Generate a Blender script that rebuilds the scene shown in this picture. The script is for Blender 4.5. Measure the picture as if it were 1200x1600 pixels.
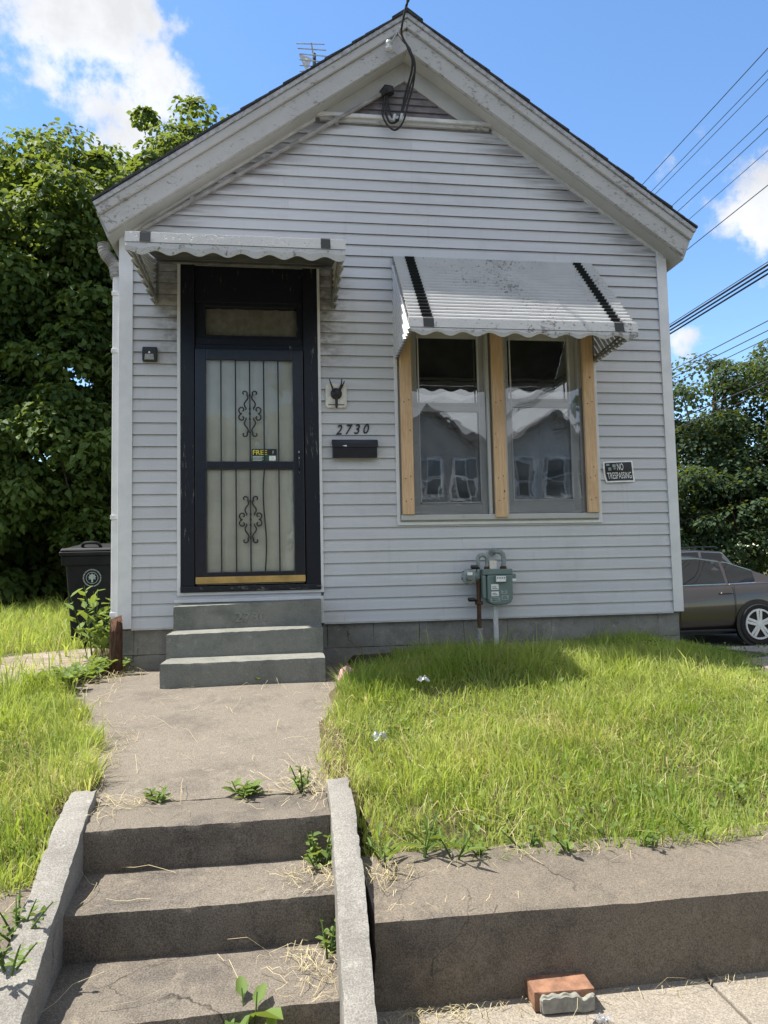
import bpy, bmesh, math, random
import numpy as np
from mathutils import Vector, Matrix
random.seed(7); RNG = np.random.default_rng(11)
for o in list(bpy.data.objects): bpy.data.objects.remove(o)
SC = bpy.context.scene; COL = SC.collection; R = math.radians

# ------------------------------------------------------------------ camera
PITCH, ROLL, YAW = 0.0717, -0.0211, 0.1355
CAMP = np.array([1.29, -6.1656, 0.4996]); FPX = 1110.0          # focal length in pixels of the 1200x1600 photo
FW = np.array([math.sin(YAW)*math.cos(PITCH), math.cos(YAW)*math.cos(PITCH), math.sin(PITCH)])
_rt = np.array([math.cos(YAW), -math.sin(YAW), 0.0]); _up = np.cross(_rt, FW)
CR = _rt*math.cos(ROLL)+_up*math.sin(ROLL); CU = -_rt*math.sin(ROLL)+_up*math.cos(ROLL)
cam_d = bpy.data.cameras.new('camera'); cam = bpy.data.objects.new('camera', cam_d); COL.objects.link(cam)
cam.matrix_world = Matrix(((CR[0], CU[0], -FW[0], CAMP[0]), (CR[1], CU[1], -FW[1], CAMP[1]), (CR[2], CU[2], -FW[2], CAMP[2]), (0, 0, 0, 1)))
cam_d.sensor_fit = 'VERTICAL'; cam_d.sensor_height = 36.0; cam_d.lens = FPX/1600*36.0
cam_d.clip_start = 0.05; cam_d.clip_end = 2000
SC.camera = cam
def ray(px, py): return FW+CR*(px-600)/FPX-CU*(py-800)/FPX
def onY(px, py, Y=0.0):
    d = ray(px, py); p = CAMP+d*(Y-CAMP[1])/d[1]; return Vector(p)
def onZ(px, py, Z):
    d = ray(px, py); p = CAMP+d*(Z-CAMP[2])/d[2]; return Vector(p)
def onX(px, py, X):
    d = ray(px, py); p = CAMP+d*(X-CAMP[0])/d[0]; return Vector(p)

# ------------------------------------------------------------------ light, sky, exposure
TOSUN = Vector((-0.50, 0.13, 1.0)).normalized()
sun_d = bpy.data.lights.new('sun', 'SUN'); sun_d.energy = 5.0; sun_d.angle = R(0.55); sun_d.color = (1.0, 0.955, 0.88)
sun = bpy.data.objects.new('sun', sun_d); COL.objects.link(sun)
sun.rotation_euler = TOSUN.to_track_quat('Z', 'Y').to_euler()
SC.view_settings.view_transform = 'Standard'; SC.view_settings.look = 'None'; SC.view_settings.gamma = 1.0
SC.view_settings.use_curve_mapping = False; SC.view_settings.exposure = 0.95
W = bpy.data.worlds.new('World'); SC.world = W; W.use_nodes = True
def build_sky():
    nt = W.node_tree; N = nt.nodes; L = nt.links; N.clear()
    out = N.new('ShaderNodeOutputWorld'); bg = N.new('ShaderNodeBackground'); bg.inputs[1].default_value = 0.125
    sky = N.new('ShaderNodeTexSky'); sky.sky_type = 'NISHITA'; sky.sun_disc = False
    sky.sun_elevation = math.asin(TOSUN.z); sky.sun_rotation = math.atan2(TOSUN.x, TOSUN.y)
    sky.air_density = 1.0; sky.dust_density = 0.1; sky.ozone_density = 2.2; sky.altitude = 150
    tc = N.new('ShaderNodeTexCoord')
    def math_n(op, a, b=None, c=None, clamp=False):
        n = N.new('ShaderNodeMath'); n.operation = op; n.use_clamp = clamp
        for i, v in enumerate((a, b, c)):
            if v is None: continue
            if isinstance(v, (int, float)): n.inputs[i].default_value = v
            else: L.new(v, n.inputs[i])
        return n.outputs[0]
    # cumulus puffs, spread over the whole sky; the ones the photograph shows are where it shows them
    puffs = [(ray(120, 55), 7.6, .88), (ray(70, -50), 6.5, .85), (ray(230, 145), 5.6, .72), (ray(190, 215), 4.5, .50), (ray(300, 22), 2.6, .55),
             (ray(1190, 330), 4.0, 1.0), (ray(1250, 300), 5, 1.0), (ray(1062, 525), 2.0, .55), (ray(1205, 390), 2.6, .5)]
    for p in ((705, 610), (860, 610), (640, 560)):      # the cloud bank mirrored in the windows
        d = ray(*p); puffs.append((np.array([d[0], -d[1], d[2]]), 13, 1.0))
    acc = None
    for d, rad, amp in puffs:
        d = np.array(d)/np.linalg.norm(d)
        vm = N.new('ShaderNodeVectorMath'); vm.operation = 'DISTANCE'; L.new(tc.outputs['Generated'], vm.inputs[0]); vm.inputs[1].default_value = tuple(d)
        mr = N.new('ShaderNodeMapRange'); mr.interpolation_type = 'SMOOTHSTEP'; L.new(vm.outputs['Value'], mr.inputs[0])
        rc = 2*math.sin(R(rad)/2); mr.inputs[1].default_value = rc*1.15; mr.inputs[2].default_value = rc*0.15; mr.inputs[3].default_value = 0; mr.inputs[4].default_value = amp
        acc = mr.outputs[0] if acc is None else math_n('MAXIMUM', acc, mr.outputs[0])
    def noise(scale, detail, rough, off):
        mp = N.new('ShaderNodeMapping'); mp.inputs['Location'].default_value = off; L.new(tc.outputs['Generated'], mp.inputs[0])
        n = N.new('ShaderNodeTexNoise'); n.inputs['Scale'].default_value = scale; n.inputs['Detail'].default_value = detail; n.inputs['Roughness'].default_value = rough
        L.new(mp.outputs[0], n.inputs['Vector']); return n.outputs['Fac']
    # everywhere else scattered cloud of the same kind
    vd = N.new('ShaderNodeVectorMath'); vd.operation = 'DOT_PRODUCT'; L.new(tc.outputs['Generated'], vd.inputs[0]); vd.inputs[1].default_value = tuple(FW)
    away = N.new('ShaderNodeMapRange'); away.interpolation_type = 'SMOOTHSTEP'; L.new(vd.outputs['Value'], away.inputs[0]); away.inputs[1].default_value = .80; away.inputs[2].default_value = .62
    big = N.new('ShaderNodeMapRange'); big.interpolation_type = 'SMOOTHSTEP'; L.new(noise(2.6, 2, .5, (3.1, .4, 8)), big.inputs[0]); big.inputs[1].default_value = .40; big.inputs[2].default_value = .53
    acc = math_n('MAXIMUM', acc, math_n('MULTIPLY', away.outputs[0], big.outputs[0]))
    n1 = noise(11, 6, .62, (1.3, 2.1, .4)); n2 = noise(34, 4, .6, (4, 1, 2)); n3 = noise(5, 2, .55, (7, 3, 1))
    m = math_n('ADD', math_n('MULTIPLY', acc, 1.25), math_n('MULTIPLY', math_n('SUBTRACT', n1, .5), 3.1))
    m = math_n('ADD', m, math_n('MULTIPLY', math_n('SUBTRACT', n2, .5), .9))
    mr = N.new('ShaderNodeMapRange'); mr.interpolation_type = 'SMOOTHSTEP'; L.new(m, mr.inputs[0]); mr.inputs[1].default_value = .40; mr.inputs[2].default_value = 1.10
    fac = mr.outputs[0]
    # thin veil of haze-white near the puffs and a shade variation inside them
    shade = N.new('ShaderNodeMapRange'); L.new(math_n('ADD', math_n('MULTIPLY', n1, .6), math_n('MULTIPLY', n3, .5)), shade.inputs[0])
    shade.inputs[1].default_value = .42; shade.inputs[2].default_value = .68; shade.inputs[3].default_value = 4.9; shade.inputs[4].default_value = 3.5
    cc = N.new('ShaderNodeCombineColor'); sh = shade.outputs[0]
    L.new(math_n('MULTIPLY', sh, .97), cc.inputs[0]); L.new(math_n('MULTIPLY', sh, .99), cc.inputs[1]); L.new(math_n('MULTIPLY', sh, 1.03), cc.inputs[2])
    mx = N.new('ShaderNodeMix'); mx.data_type = 'RGBA'; hs_ = N.new('ShaderNodeHueSaturation'); hs_.inputs['Saturation'].default_value = 1.12; hs_.inputs['Value'].default_value = 1.12; L.new(sky.outputs[0], hs_.inputs['Color']); L.new(fac, mx.inputs[0]); L.new(hs_.outputs[0], mx.inputs[6]); L.new(cc.outputs[0], mx.inputs[7])
    L.new(mx.outputs[2], bg.inputs[0]); L.new(bg.outputs[0], out.inputs[0])
build_sky()
SC.cycles.max_bounces = 6; SC.cycles.transparent_max_bounces = 10; SC.cycles.diffuse_bounces = 3

# ------------------------------------------------------------------ materials
MATS = {}
class NB:                       # tiny node builder
    def __init__(s, name):
        s.m = bpy.data.materials.new(name); s.m.use_nodes = True; s.t = s.m.node_tree; s.N = s.t.nodes; s.L = s.t.links; s.N.clear()
        s.out = s.N.new('ShaderNodeOutputMaterial'); s.tc = s.N.new('ShaderNodeTexCoord'); s.geo = s.N.new('ShaderNodeNewGeometry')
    def set(s, sock, v):
        if v is None: return
        if isinstance(v, (int, float)): sock.default_value = v
        elif isinstance(v, (tuple, list)): sock.default_value = tuple(v)+((1,) if len(v) == 3 and sock.type == 'RGBA' else ())
        else: s.L.new(v, sock)
    def vec(s, scale=(1, 1, 1), loc=(0, 0, 0), rot=(0, 0, 0)):     # world position: things never move
        mp = s.N.new('ShaderNodeMapping'); s.L.new(s.geo.outputs['Position'], mp.inputs[0])
        mp.inputs['Scale'].default_value = scale; mp.inputs['Location'].default_value = loc; mp.inputs['Rotation'].default_value = rot; return mp.outputs[0]
    def noise(s, scale, detail=5, rough=.55, vec=None, dist=0):
        n = s.N.new('ShaderNodeTexNoise'); s.L.new(vec or s.geo.outputs['Position'], n.inputs['Vector'])
        n.inputs['Scale'].default_value = scale; n.inputs['Detail'].default_value = detail; n.inputs['Roughness'].default_value = rough; n.inputs['Distortion'].default_value = dist
        return n.outputs['Fac']
    def voro(s, scale, vec=None, feat='F1'):
        n = s.N.new('ShaderNodeTexVoronoi'); n.feature = feat; s.L.new(vec or s.geo.outputs['Position'], n.inputs['Vector']); n.inputs['Scale'].default_value = scale; return n.outputs['Distance']
    def mr(s, v, a, b, c=0., d=1., smooth=True):
        n = s.N.new('ShaderNodeMapRange'); n.interpolation_type = 'SMOOTHSTEP' if smooth else 'LINEAR'
        s.L.new(v, n.inputs[0])
        for i, x in enumerate((a, b, c, d)): n.inputs[i+1].default_value = x
        return n.outputs[0]
    def mth(s, op, a, b=0., clamp=False):
        n = s.N.new('ShaderNodeMath'); n.operation = op; n.use_clamp = clamp; s.set(n.inputs[0], a); s.set(n.inputs[1], b); return n.outputs[0]
    def mix(s, f, a, b, mode='MIX'):
        n = s.N.new('ShaderNodeMix'); n.data_type = 'RGBA'; n.blend_type = mode; s.set(n.inputs[0], f); s.set(n.inputs[6], a); s.set(n.inputs[7], b); return n.outputs[2]
    def bump(s, h, strength=.4, dist=.01, normal=None):
        n = s.N.new('ShaderNodeBump'); n.inputs['Strength'].default_value = strength; n.inputs['Distance'].default_value = dist; s.L.new(h, n.inputs['Height'])
        if normal: s.L.new(normal, n.inputs['Normal'])
        return n.outputs[0]
    def bsdf(s, col, rough=.6, metal=0., normal=None, spec=None):
        b = s.N.new('ShaderNodeBsdfPrincipled'); s.set(b.inputs['Base Color'], col); s.set(b.inputs['Roughness'], rough); s.set(b.inputs['Metallic'], metal)
        if normal: s.L.new(normal, b.inputs['Normal'])
        if spec is not None: b.inputs['Specular IOR Level'].default_value = spec
        return b
    def done(s, sh): s.L.new(sh.outputs[0] if hasattr(sh, 'outputs') else sh, s.out.inputs[0]); MATS[s.m.name] = s.m; return s.m
    def orand(s):
        n = s.N.new('ShaderNodeObjectInfo'); return n.outputs['Random']

def plain(name, col, rough=.6, metal=0., var=.18, scale=14, bump=0., bscale=60, spec=None):
    b = NB(name); n = b.noise(scale, 6, .6); dk = tuple(c*(1-var) for c in col); lt = tuple(min(1, c*(1+var)) for c in col)
    c = b.mix(b.mr(n, .3, .7), dk, lt); nm = b.bump(b.noise(bscale, 4), bump, .004) if bump else None
    return b.done(b.bsdf(c, rough, metal, nm, spec))

def mk_siding():
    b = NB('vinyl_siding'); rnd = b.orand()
    c = b.mix(rnd, (.530, .536, .548), (.590, .594, .604))
    streak = b.mr(b.noise(1.0, 5, .6, b.vec((1.2, 1, 9))), .42, .70)
    c = b.mix(b.mth('MULTIPLY', streak, .32), c, (.47, .46, .48))
    blotch = b.mr(b.noise(2.2, 6, .65), .50, .75); c = b.mix(b.mth('MULTIPLY', blotch, .32), c, (.36, .355, .36))
    run = b.mr(b.noise(3.0, 6, .6, b.vec((7, 1, .45))), .55, .78); c = b.mix(b.mth('MULTIPLY', run, .22), c, (.32, .31, .30))
    sp = b.mr(b.voro(16, b.vec((1, 1, 2.2))), .0, .10, 1, 0); sp = b.mth('MULTIPLY', sp, b.mr(b.noise(5, 3), .52, .66)); c = b.mix(b.mth('MULTIPLY', sp, .45), c, (.22, .21, .2))
    # grime washed from the door awning and collected under the rakes
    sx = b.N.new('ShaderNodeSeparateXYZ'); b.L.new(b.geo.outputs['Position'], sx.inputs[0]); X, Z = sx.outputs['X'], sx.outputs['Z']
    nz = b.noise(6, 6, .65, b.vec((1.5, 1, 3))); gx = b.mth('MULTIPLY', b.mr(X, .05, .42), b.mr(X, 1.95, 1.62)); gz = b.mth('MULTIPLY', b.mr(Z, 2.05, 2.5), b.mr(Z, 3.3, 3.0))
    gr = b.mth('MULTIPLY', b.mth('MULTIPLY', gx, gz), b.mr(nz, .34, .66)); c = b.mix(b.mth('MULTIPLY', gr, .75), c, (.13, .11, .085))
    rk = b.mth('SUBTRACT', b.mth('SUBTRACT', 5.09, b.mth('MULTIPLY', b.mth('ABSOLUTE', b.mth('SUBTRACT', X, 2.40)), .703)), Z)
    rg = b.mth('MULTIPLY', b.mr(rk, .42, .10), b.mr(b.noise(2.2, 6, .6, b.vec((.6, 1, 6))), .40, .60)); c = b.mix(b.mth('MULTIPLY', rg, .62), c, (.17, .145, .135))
    wav = b.noise(2.0, 3, .5, b.vec((1, 1, 5))); grain = b.noise(60, 3, .5, b.vec((.12, 1, 1)))
    nm = b.bump(wav, .12, .02); nm = b.bump(grain, .10, .002, nm)
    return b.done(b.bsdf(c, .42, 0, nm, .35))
mk_siding()
def mk_paint_peel(name, base, under, amount, vecs=(1, 1, 1), scale=18, rough=.6, dark=(.05, .045, .04), vein=.1):
    b = NB(name); v = b.vec(vecs); n = b.noise(scale, 9, .72, v); big = b.noise(1.7, 4, .6)
    m = b.mr(b.mth('ADD', n, b.mth('MULTIPLY', b.mth('SUBTRACT', big, .5), .45)), .62-amount, .68-amount)
    tone = b.mr(b.noise(5, 5), .3, .75); c = b.mix(b.mth('MULTIPLY', tone, .22), base, tuple(x*.62 for x in base))
    c = b.mix(m, c, under)
    sp = b.mr(b.noise(70, 4, .7, v), .66-vein, .72-vein); c = b.mix(b.mth('MULTIPLY', sp, .8), c, dark)
    h = b.mth('SUBTRACT', 1., m); nm = b.bump(h, .5, .003); nm = b.bump(b.noise(40, 4, .6, v), .25, .003, nm)
    return b.done(b.bsdf(c, rough, 0, nm, .35))
mk_paint_peel('white_peeling_paint', (.45, .44, .425), (.25, .238, .225), .05, (.7, 1, 1.3), 24, vein=.03)
mk_paint_peel('soffit_paint', (.43, .425, .40), (.32, .30, .27), -.03, scale=12, vein=-.06)
mk_paint_peel('black_door_paint', (.010, .012, .019), (.17, .155, .135), .0, (9, 9, 1.0), 6, .38, (.006, .006, .008), -.05)
mk_paint_peel('black_sill_paint', (.012, .013, .017), (.17, .15, .13), .03, (2, 5, 5), 9, .5, (.006, .006, .006), 0)
mk_paint_peel('window_old_paint', (.50, .495, .475), (.34, .325, .30), .0, (4, 4, 1.3), 10, .6, (.12, .11, .10), -.02)
mk_paint_peel('awning_paint', (.68, .68, .675), (.29, .285, .28), .015, (2.0, 2.0, 2.0), 22, .38, (.12, .12, .12), -.015)
mk_paint_peel('awning_fascia_paint', (.50, .50, .49), (.20, .19, .185), .06, (1, 1, 1), 26, .42, (.08, .08, .08), .04)
mk_paint_peel('awning_stripe_paint', (.028, .032, .032), (.15, .16, .16), -.03, (2, 2, 2), 26, .5, (.3, .3, .3), -.05)
mk_paint_peel('meter_paint', (.16, .215, .20), (.28, .30, .29), -.06, (2, 2, 2), 20, .5, (.06, .05, .045), -.03)
plain('awning_shade_sheet', (.13, .127, .122), .7, 0, .3, 6)
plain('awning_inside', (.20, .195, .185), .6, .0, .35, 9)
plain('white_vinyl', (.70, .70, .70), .40, 0, .06, 6, .06, 30, .35)
plain('white_trim', (.56, .555, .54), .5, 0, .14, 9)
plain('gable_slat', (.165, .148, .155), .65, 0, .25, 12, .2, 50)
plain('wall_sheathing', (.22, .22, .22), .8)
plain('shingle', (.045, .046, .05), .9, 0, .4, 40, .8, 120)
plain('drip_edge', (.36, .36, .37), .5, 0, .3, 20)
plain('storm_frame', (.010, .012, .019), .30, 0, .25, 20, .05, 40)
plain('iron_bar', (.012, .012, .013), .45)
plain('brass', (.62, .42, .16), .32, .75, .2, 8)
plain('black_plastic', (.014, .015, .017), .38, 0, .25, 8, .12, 90)
plain('bin_plastic', (.009, .010, .011), .55, 0, .35, 6, .15, 70, .22)
plain('bin_print', (.30, .36, .34), .6, 0, .25, 40)
plain('mailbox_metal', (.012, .013, .018), .33, 0, .2, 12)
plain('black_paint', (.014, .014, .016), .45)
plain('ivory_plastic', (.66, .63, .56), .5, 0, .15, 18)
plain('lamp_lens', (.30, .29, .26), .3, 0, .2, 30)
plain('white_print', (.80, .80, .79), .5, 0, .1, 40)
plain('yellow_print', (.72, .62, .06), .5, 0, .1, 40)
plain('green_print', (.03, .10, .06), .5, 0, .2, 30)
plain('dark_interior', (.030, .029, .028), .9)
plain('curtain', (.40, .37, .31), .9, 0, .18, 12, .2, 40)
plain('inner_door', (.80, .775, .71), .7, 0, .10, 3)
plain('galvanised', (.42, .43, .44), .42, .6, .25, 18)
plain('grey_pipe', (.24, .27, .26), .5, .1, .3, 18)
plain('cable_black', (.012, .012, .012), .6)
plain('wire_dark', (.035, .04, .05), .6)
plain('conduit_grey', (.27, .26, .25), .6, 0, .3, 10)
plain('post_white', (.50, .50, .49), .5, 0, .2, 14)
plain('porcelain', (.55, .56, .57), .2)
plain('tyre', (.016, .016, .017), .85, 0, .2, 30)
plain('alloy', (.72, .73, .74), .35, .25, .08, 10)
plain('chrome', (.75, .76, .78), .15, 1.0, .03)
plain('lamp_glass_red', (.30, .02, .02), .15); plain('lamp_glass_clear', (.55, .57, .6), .12)
plain('asphalt', (.055, .055, .056), .9, 0, .3, 5, .6, 150)
plain('brick_wall', (.24, .10, .07), .85, 0, .3, 5)
plain('pole_wood', (.12, .09, .07), .9, 0, .3, 10)
plain('pink_paper', (.80, .36, .46), .7, 0, .1, 20)
plain('clear_scrap', (.40, .41, .42), .25, 0, .2, 30)
plain('clay_red', (.225, .115, .068), .85, 0, .3, 24, .6, 90)
plain('mortar', (.23, .225, .19), .95, 0, .22, 45, .9, 110)
plain('far_siding', (.36, .35, .33), .7); plain('far_siding_brown', (.27, .25, .23), .8); plain('far_roof', (.07, .065, .06), .9); plain('far_glass', (.03, .035, .04), .1)

def mk_concrete(name, a, bcol, dark, rough=.9, agg=.4, moss=0., bs=.5):
    b = NB(name); n = b.noise(1.6, 6, .6); c = b.mix(b.mr(n, .3, .72), a, bcol)
    st = b.mr(b.noise(3.2, 9, .70), .44, .66); c = b.mix(b.mth('MULTIPLY', st, .8), c, dark)
    fine = b.noise(190, 4, .75); c = b.mix(b.mr(fine, .36, .66), b.mix(min(1, agg*1.5), c, dark), b.mix(agg*.5, c, (.55, .52, .48)))
    peb = b.mth('MULTIPLY', b.mr(b.voro(120), .0, .25, 1, 0), b.mr(b.noise(40, 3), .5, .62)); c = b.mix(b.mth('MULTIPLY', peb, agg*.7), c, (.50, .47, .43))
    wob = b.N.new('ShaderNodeVectorMath'); wob.operation = 'ADD'; b.L.new(b.geo.outputs['Position'], wob.inputs[0])
    nc = b.N.new('ShaderNodeTexNoise'); nc.inputs['Scale'].default_value = 3.5; nc.inputs['Detail'].default_value = 6; b.L.new(b.geo.outputs['Position'], nc.inputs['Vector'])
    sc_ = b.N.new('ShaderNodeVectorMath'); sc_.operation = 'SCALE'; b.L.new(nc.outputs['Color'], sc_.inputs[0]); sc_.inputs['Scale'].default_value = .45; b.L.new(sc_.outputs[0], wob.inputs[1])
    ed = b.voro(.85, wob.outputs[0], 'DISTANCE_TO_EDGE'); crk = b.mth('MULTIPLY', b.mr(ed, .0, .006, 1, 0), b.mr(b.noise(.9, 3), .53, .60))
    c = b.mix(b.mth('MULTIPLY', crk, .8), c, tuple(x*.25 for x in dark))
    sp2 = b.mr(b.noise(38, 7, .75), .57, .66); c = b.mix(b.mth('MULTIPLY', sp2, .35), c, tuple(x*.75 for x in dark))
    pl2 = b.mr(b.noise(14, 8, .72, b.vec((1, 1, 1), (5, 3, 1))), .56, .70); c = b.mix(b.mth('MULTIPLY', pl2, .45), c, tuple(min(1, x*1.45) for x in bcol))
    if moss: c = b.mix(b.mth('MULTIPLY', b.mr(b.noise(3, 7, .7), .5, .7), moss), c, (.10, .115, .085))
    h = b.mth('ADD', b.mth('MULTIPLY', fine, .35), b.mth('MULTIPLY', b.noise(26, 8, .72), 1.))
    nm = b.bump(h, bs, .006)
    return b.done(b.bsdf(c, rough, 0, nm, .25))
mk_concrete('walk_concrete', (.166, .138, .104), (.220, .187, .143), (.080, .064, .048), agg=.42, bs=.9)
mk_concrete('stair_concrete', (.140, .115, .086), (.198, .166, .126), (.046, .037, .029), agg=.34, bs=.8)
mk_concrete('cheek_concrete', (.222, .212, .188), (.28, .268, .240), (.115, .106, .092), agg=.42)
mk_concrete('wall_concrete', (.136, .110, .079), (.188, .155, .114), (.050, .040, .030), agg=.28)
mk_concrete('porch_concrete', (.185, .188, .165), (.235, .234, .204), (.098, .103, .088), agg=.28, moss=.22)
mk_concrete('block_concrete', (.235, .228, .206), (.31, .298, .27), (.125, .120, .106), agg=.3, moss=.25)
mk_concrete('pavement_concrete', (.25, .216, .165), (.31, .272, .212), (.14, .118, .090), agg=.5)

def mk_stud():
    b = NB('pine_stud'); g = b.noise(9, 6, .6, b.vec((14, 14, .7)), .6); c = b.mix(b.mr(g, .3, .7), (.58, .36, .19), (.74, .53, .33))
    c = b.mix(b.mth('MULTIPLY', b.mr(b.noise(3, 5, .6), .45, .75), .45), c, (.46, .28, .15))
    k = b.mr(b.voro(8.5, b.vec((1, 1, .8))), .045, .11, 1, 0); c = b.mix(k, c, (.10, .045, .02))
    return b.done(b.bsdf(c, .65, 0, b.bump(g, .3, .003), .3))
mk_stud()
def mk_rotwood():
    b = NB('rotten_wood'); g = b.noise(10, 7, .7, b.vec((9, 9, 1.0))); c = b.mix(b.mr(g, .3, .7), (.04, .024, .017), (.17, .10, .068))
    return b.done(b.bsdf(c, .95, 0, b.bump(g, 1., .02), .1))
mk_rotwood()
def mk_bark():
    b = NB('bark'); g = b.noise(6, 7, .7, b.vec((5, 5, 1.0))); c = b.mix(b.mr(g, .3, .7), (.045, .036, .028), (.15, .125, .10))
    return b.done(b.bsdf(c, .95, 0, b.bump(g, 1., .03), .1))
mk_bark()
def mk_glass(name, refl, tint=(.9, .93, .93), wob=0., wscale=4., rough=.0, pale_lift=0.):
    b = NB(name); tr = b.N.new('ShaderNodeBsdfTransparent'); tr.inputs[0].default_value = tint+(1,)
    gl = b.N.new('ShaderNodeBsdfGlossy'); gl.inputs['Roughness'].default_value = rough; gl.inputs[0].default_value = (.95, .97, 1, 1)
    fr = b.N.new('ShaderNodeFresnel'); fr.inputs[0].default_value = 1.45
    if wob:
        nm = b.bump(b.noise(wscale, 2, .4, None, .8), wob, .05); b.L.new(nm, gl.inputs['Normal'])
    mx = b.N.new('ShaderNodeMixShader'); b.L.new(b.mth('ADD', b.mth('MULTIPLY', fr.outputs[0], 1.0), refl, True), mx.inputs[0]); b.L.new(tr.outputs[0], mx.inputs[1]); b.L.new(gl.outputs[0], mx.inputs[2])
    if pale_lift:  # white diffuse mixed in; on the window film it stands for pale reflection
        df = b.N.new('ShaderNodeBsdfDiffuse'); df.inputs[0].default_value = (.75, .75, .74, 1); m2 = b.N.new('ShaderNodeMixShader')
        b.L.new(b.mth('MULTIPLY', b.mr(b.noise(3.5, 5, .6, None, 1.5), .35, .7, .35, 1.3), pale_lift), m2.inputs[0]); b.L.new(mx.outputs[0], m2.inputs[1]); b.L.new(df.outputs[0], m2.inputs[2]); mx = m2
    return b.done(mx)
mk_glass('window_glass', .20, (.72, .76, .74), .030, 2.6)
mk_glass('plastic_film', .12, (.90, .91, .92), .02, 1.3, .015, .06)  # last value mixes in white as a pale grey reflection
mk_glass('storm_glass', -.015, (.93, .94, .92), .03, 2.)
plain('car_glass', (.010, .012, .013), .03, 0, .1, 3, 0, 60, .45)
mk_glass('clear_plastic', .04, (.93, .93, .94), .5, 40, .3, .08)

def mk_leaf(name, c0, c1, trans=.45, rough=.5, attr=True):
    b = NB(name); a = b.N.new('ShaderNodeAttribute'); a.attribute_name = 'tone'
    c = b.mix(a.outputs['Fac'], c0, c1)
    if attr:
        h = b.N.new('ShaderNodeAttribute'); h.attribute_name = 'dry'; c = b.mix(h.outputs['Fac'], c, (.56, .46, .24))
    p = b.bsdf(c, rough, 0, None, .22)
    t = b.N.new('ShaderNodeBsdfTranslucent'); b.L.new(b.mix(.5, c, (.42, .50, .04), 'MIX'), t.inputs[0])
    mx = b.N.new('ShaderNodeMixShader'); mx.inputs[0].default_value = trans; b.L.new(p.outputs[0], mx.inputs[1]); b.L.new(t.outputs[0], mx.inputs[2])
    return b.done(mx)
mk_leaf('grass_blade', (.16, .265, .040), (.52, .575, .15), .50, .6)
mk_leaf('tree_leaf', (.034, .072, .022), (.135, .20, .055), .38, .62, False)
mk_leaf('far_leaf', (.018, .038, .020), (.052, .088, .040), .25, .7, False)
mk_leaf('weed_leaf', (.075, .13, .03), (.19, .27, .075), .35, .65, False)
mk_leaf('straw', (.40, .32, .17), (.62, .54, .34), .2, .7, False)
def mk_ground():
    b = NB('soil'); n = b.noise(2.2, 7, .65); c = b.mix(b.mr(n, .35, .65), (.085, .062, .04), (.16, .13, .075))
    c = b.mix(b.mth('MULTIPLY', b.mr(b.noise(.6, 6, .6), .4, .65), .8), c, (.075, .105, .03))
    f = b.noise(60, 4, .7); c = b.mix(b.mr(f, .35, .7), b.mix(.4, c, (.03, .025, .02)), c)
    return b.done(b.bsdf(c, 1., 0, b.bump(f, .8, .02), .1))
mk_ground()
def mk_field():
    b = NB('dirt'); n = b.noise(3, 7, .65); c = b.mix(b.mr(n, .3, .7), (.17, .14, .115), (.29, .25, .21)); f = b.noise(60, 4, .7)
    c = b.mix(b.mth('MULTIPLY', b.mr(b.noise(9, 4, .6, b.vec((1, 4, 1))), .5, .65), .6), c, (.42, .36, .22))
    return b.done(b.bsdf(c, 1., 0, b.bump(f, .6, .01), .1))
mk_field()
def mk_carpaint(name, col):
    b = NB(name); p = b.bsdf(col, .32, .55, None, .5); p.inputs['Coat Weight'].default_value = .8; p.inputs['Coat Roughness'].default_value = .06; return b.done(p)
mk_carpaint('bronze_carpaint', (.060, .050, .046)); mk_carpaint('silver_carpaint', (.10, .105, .115))

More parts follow.
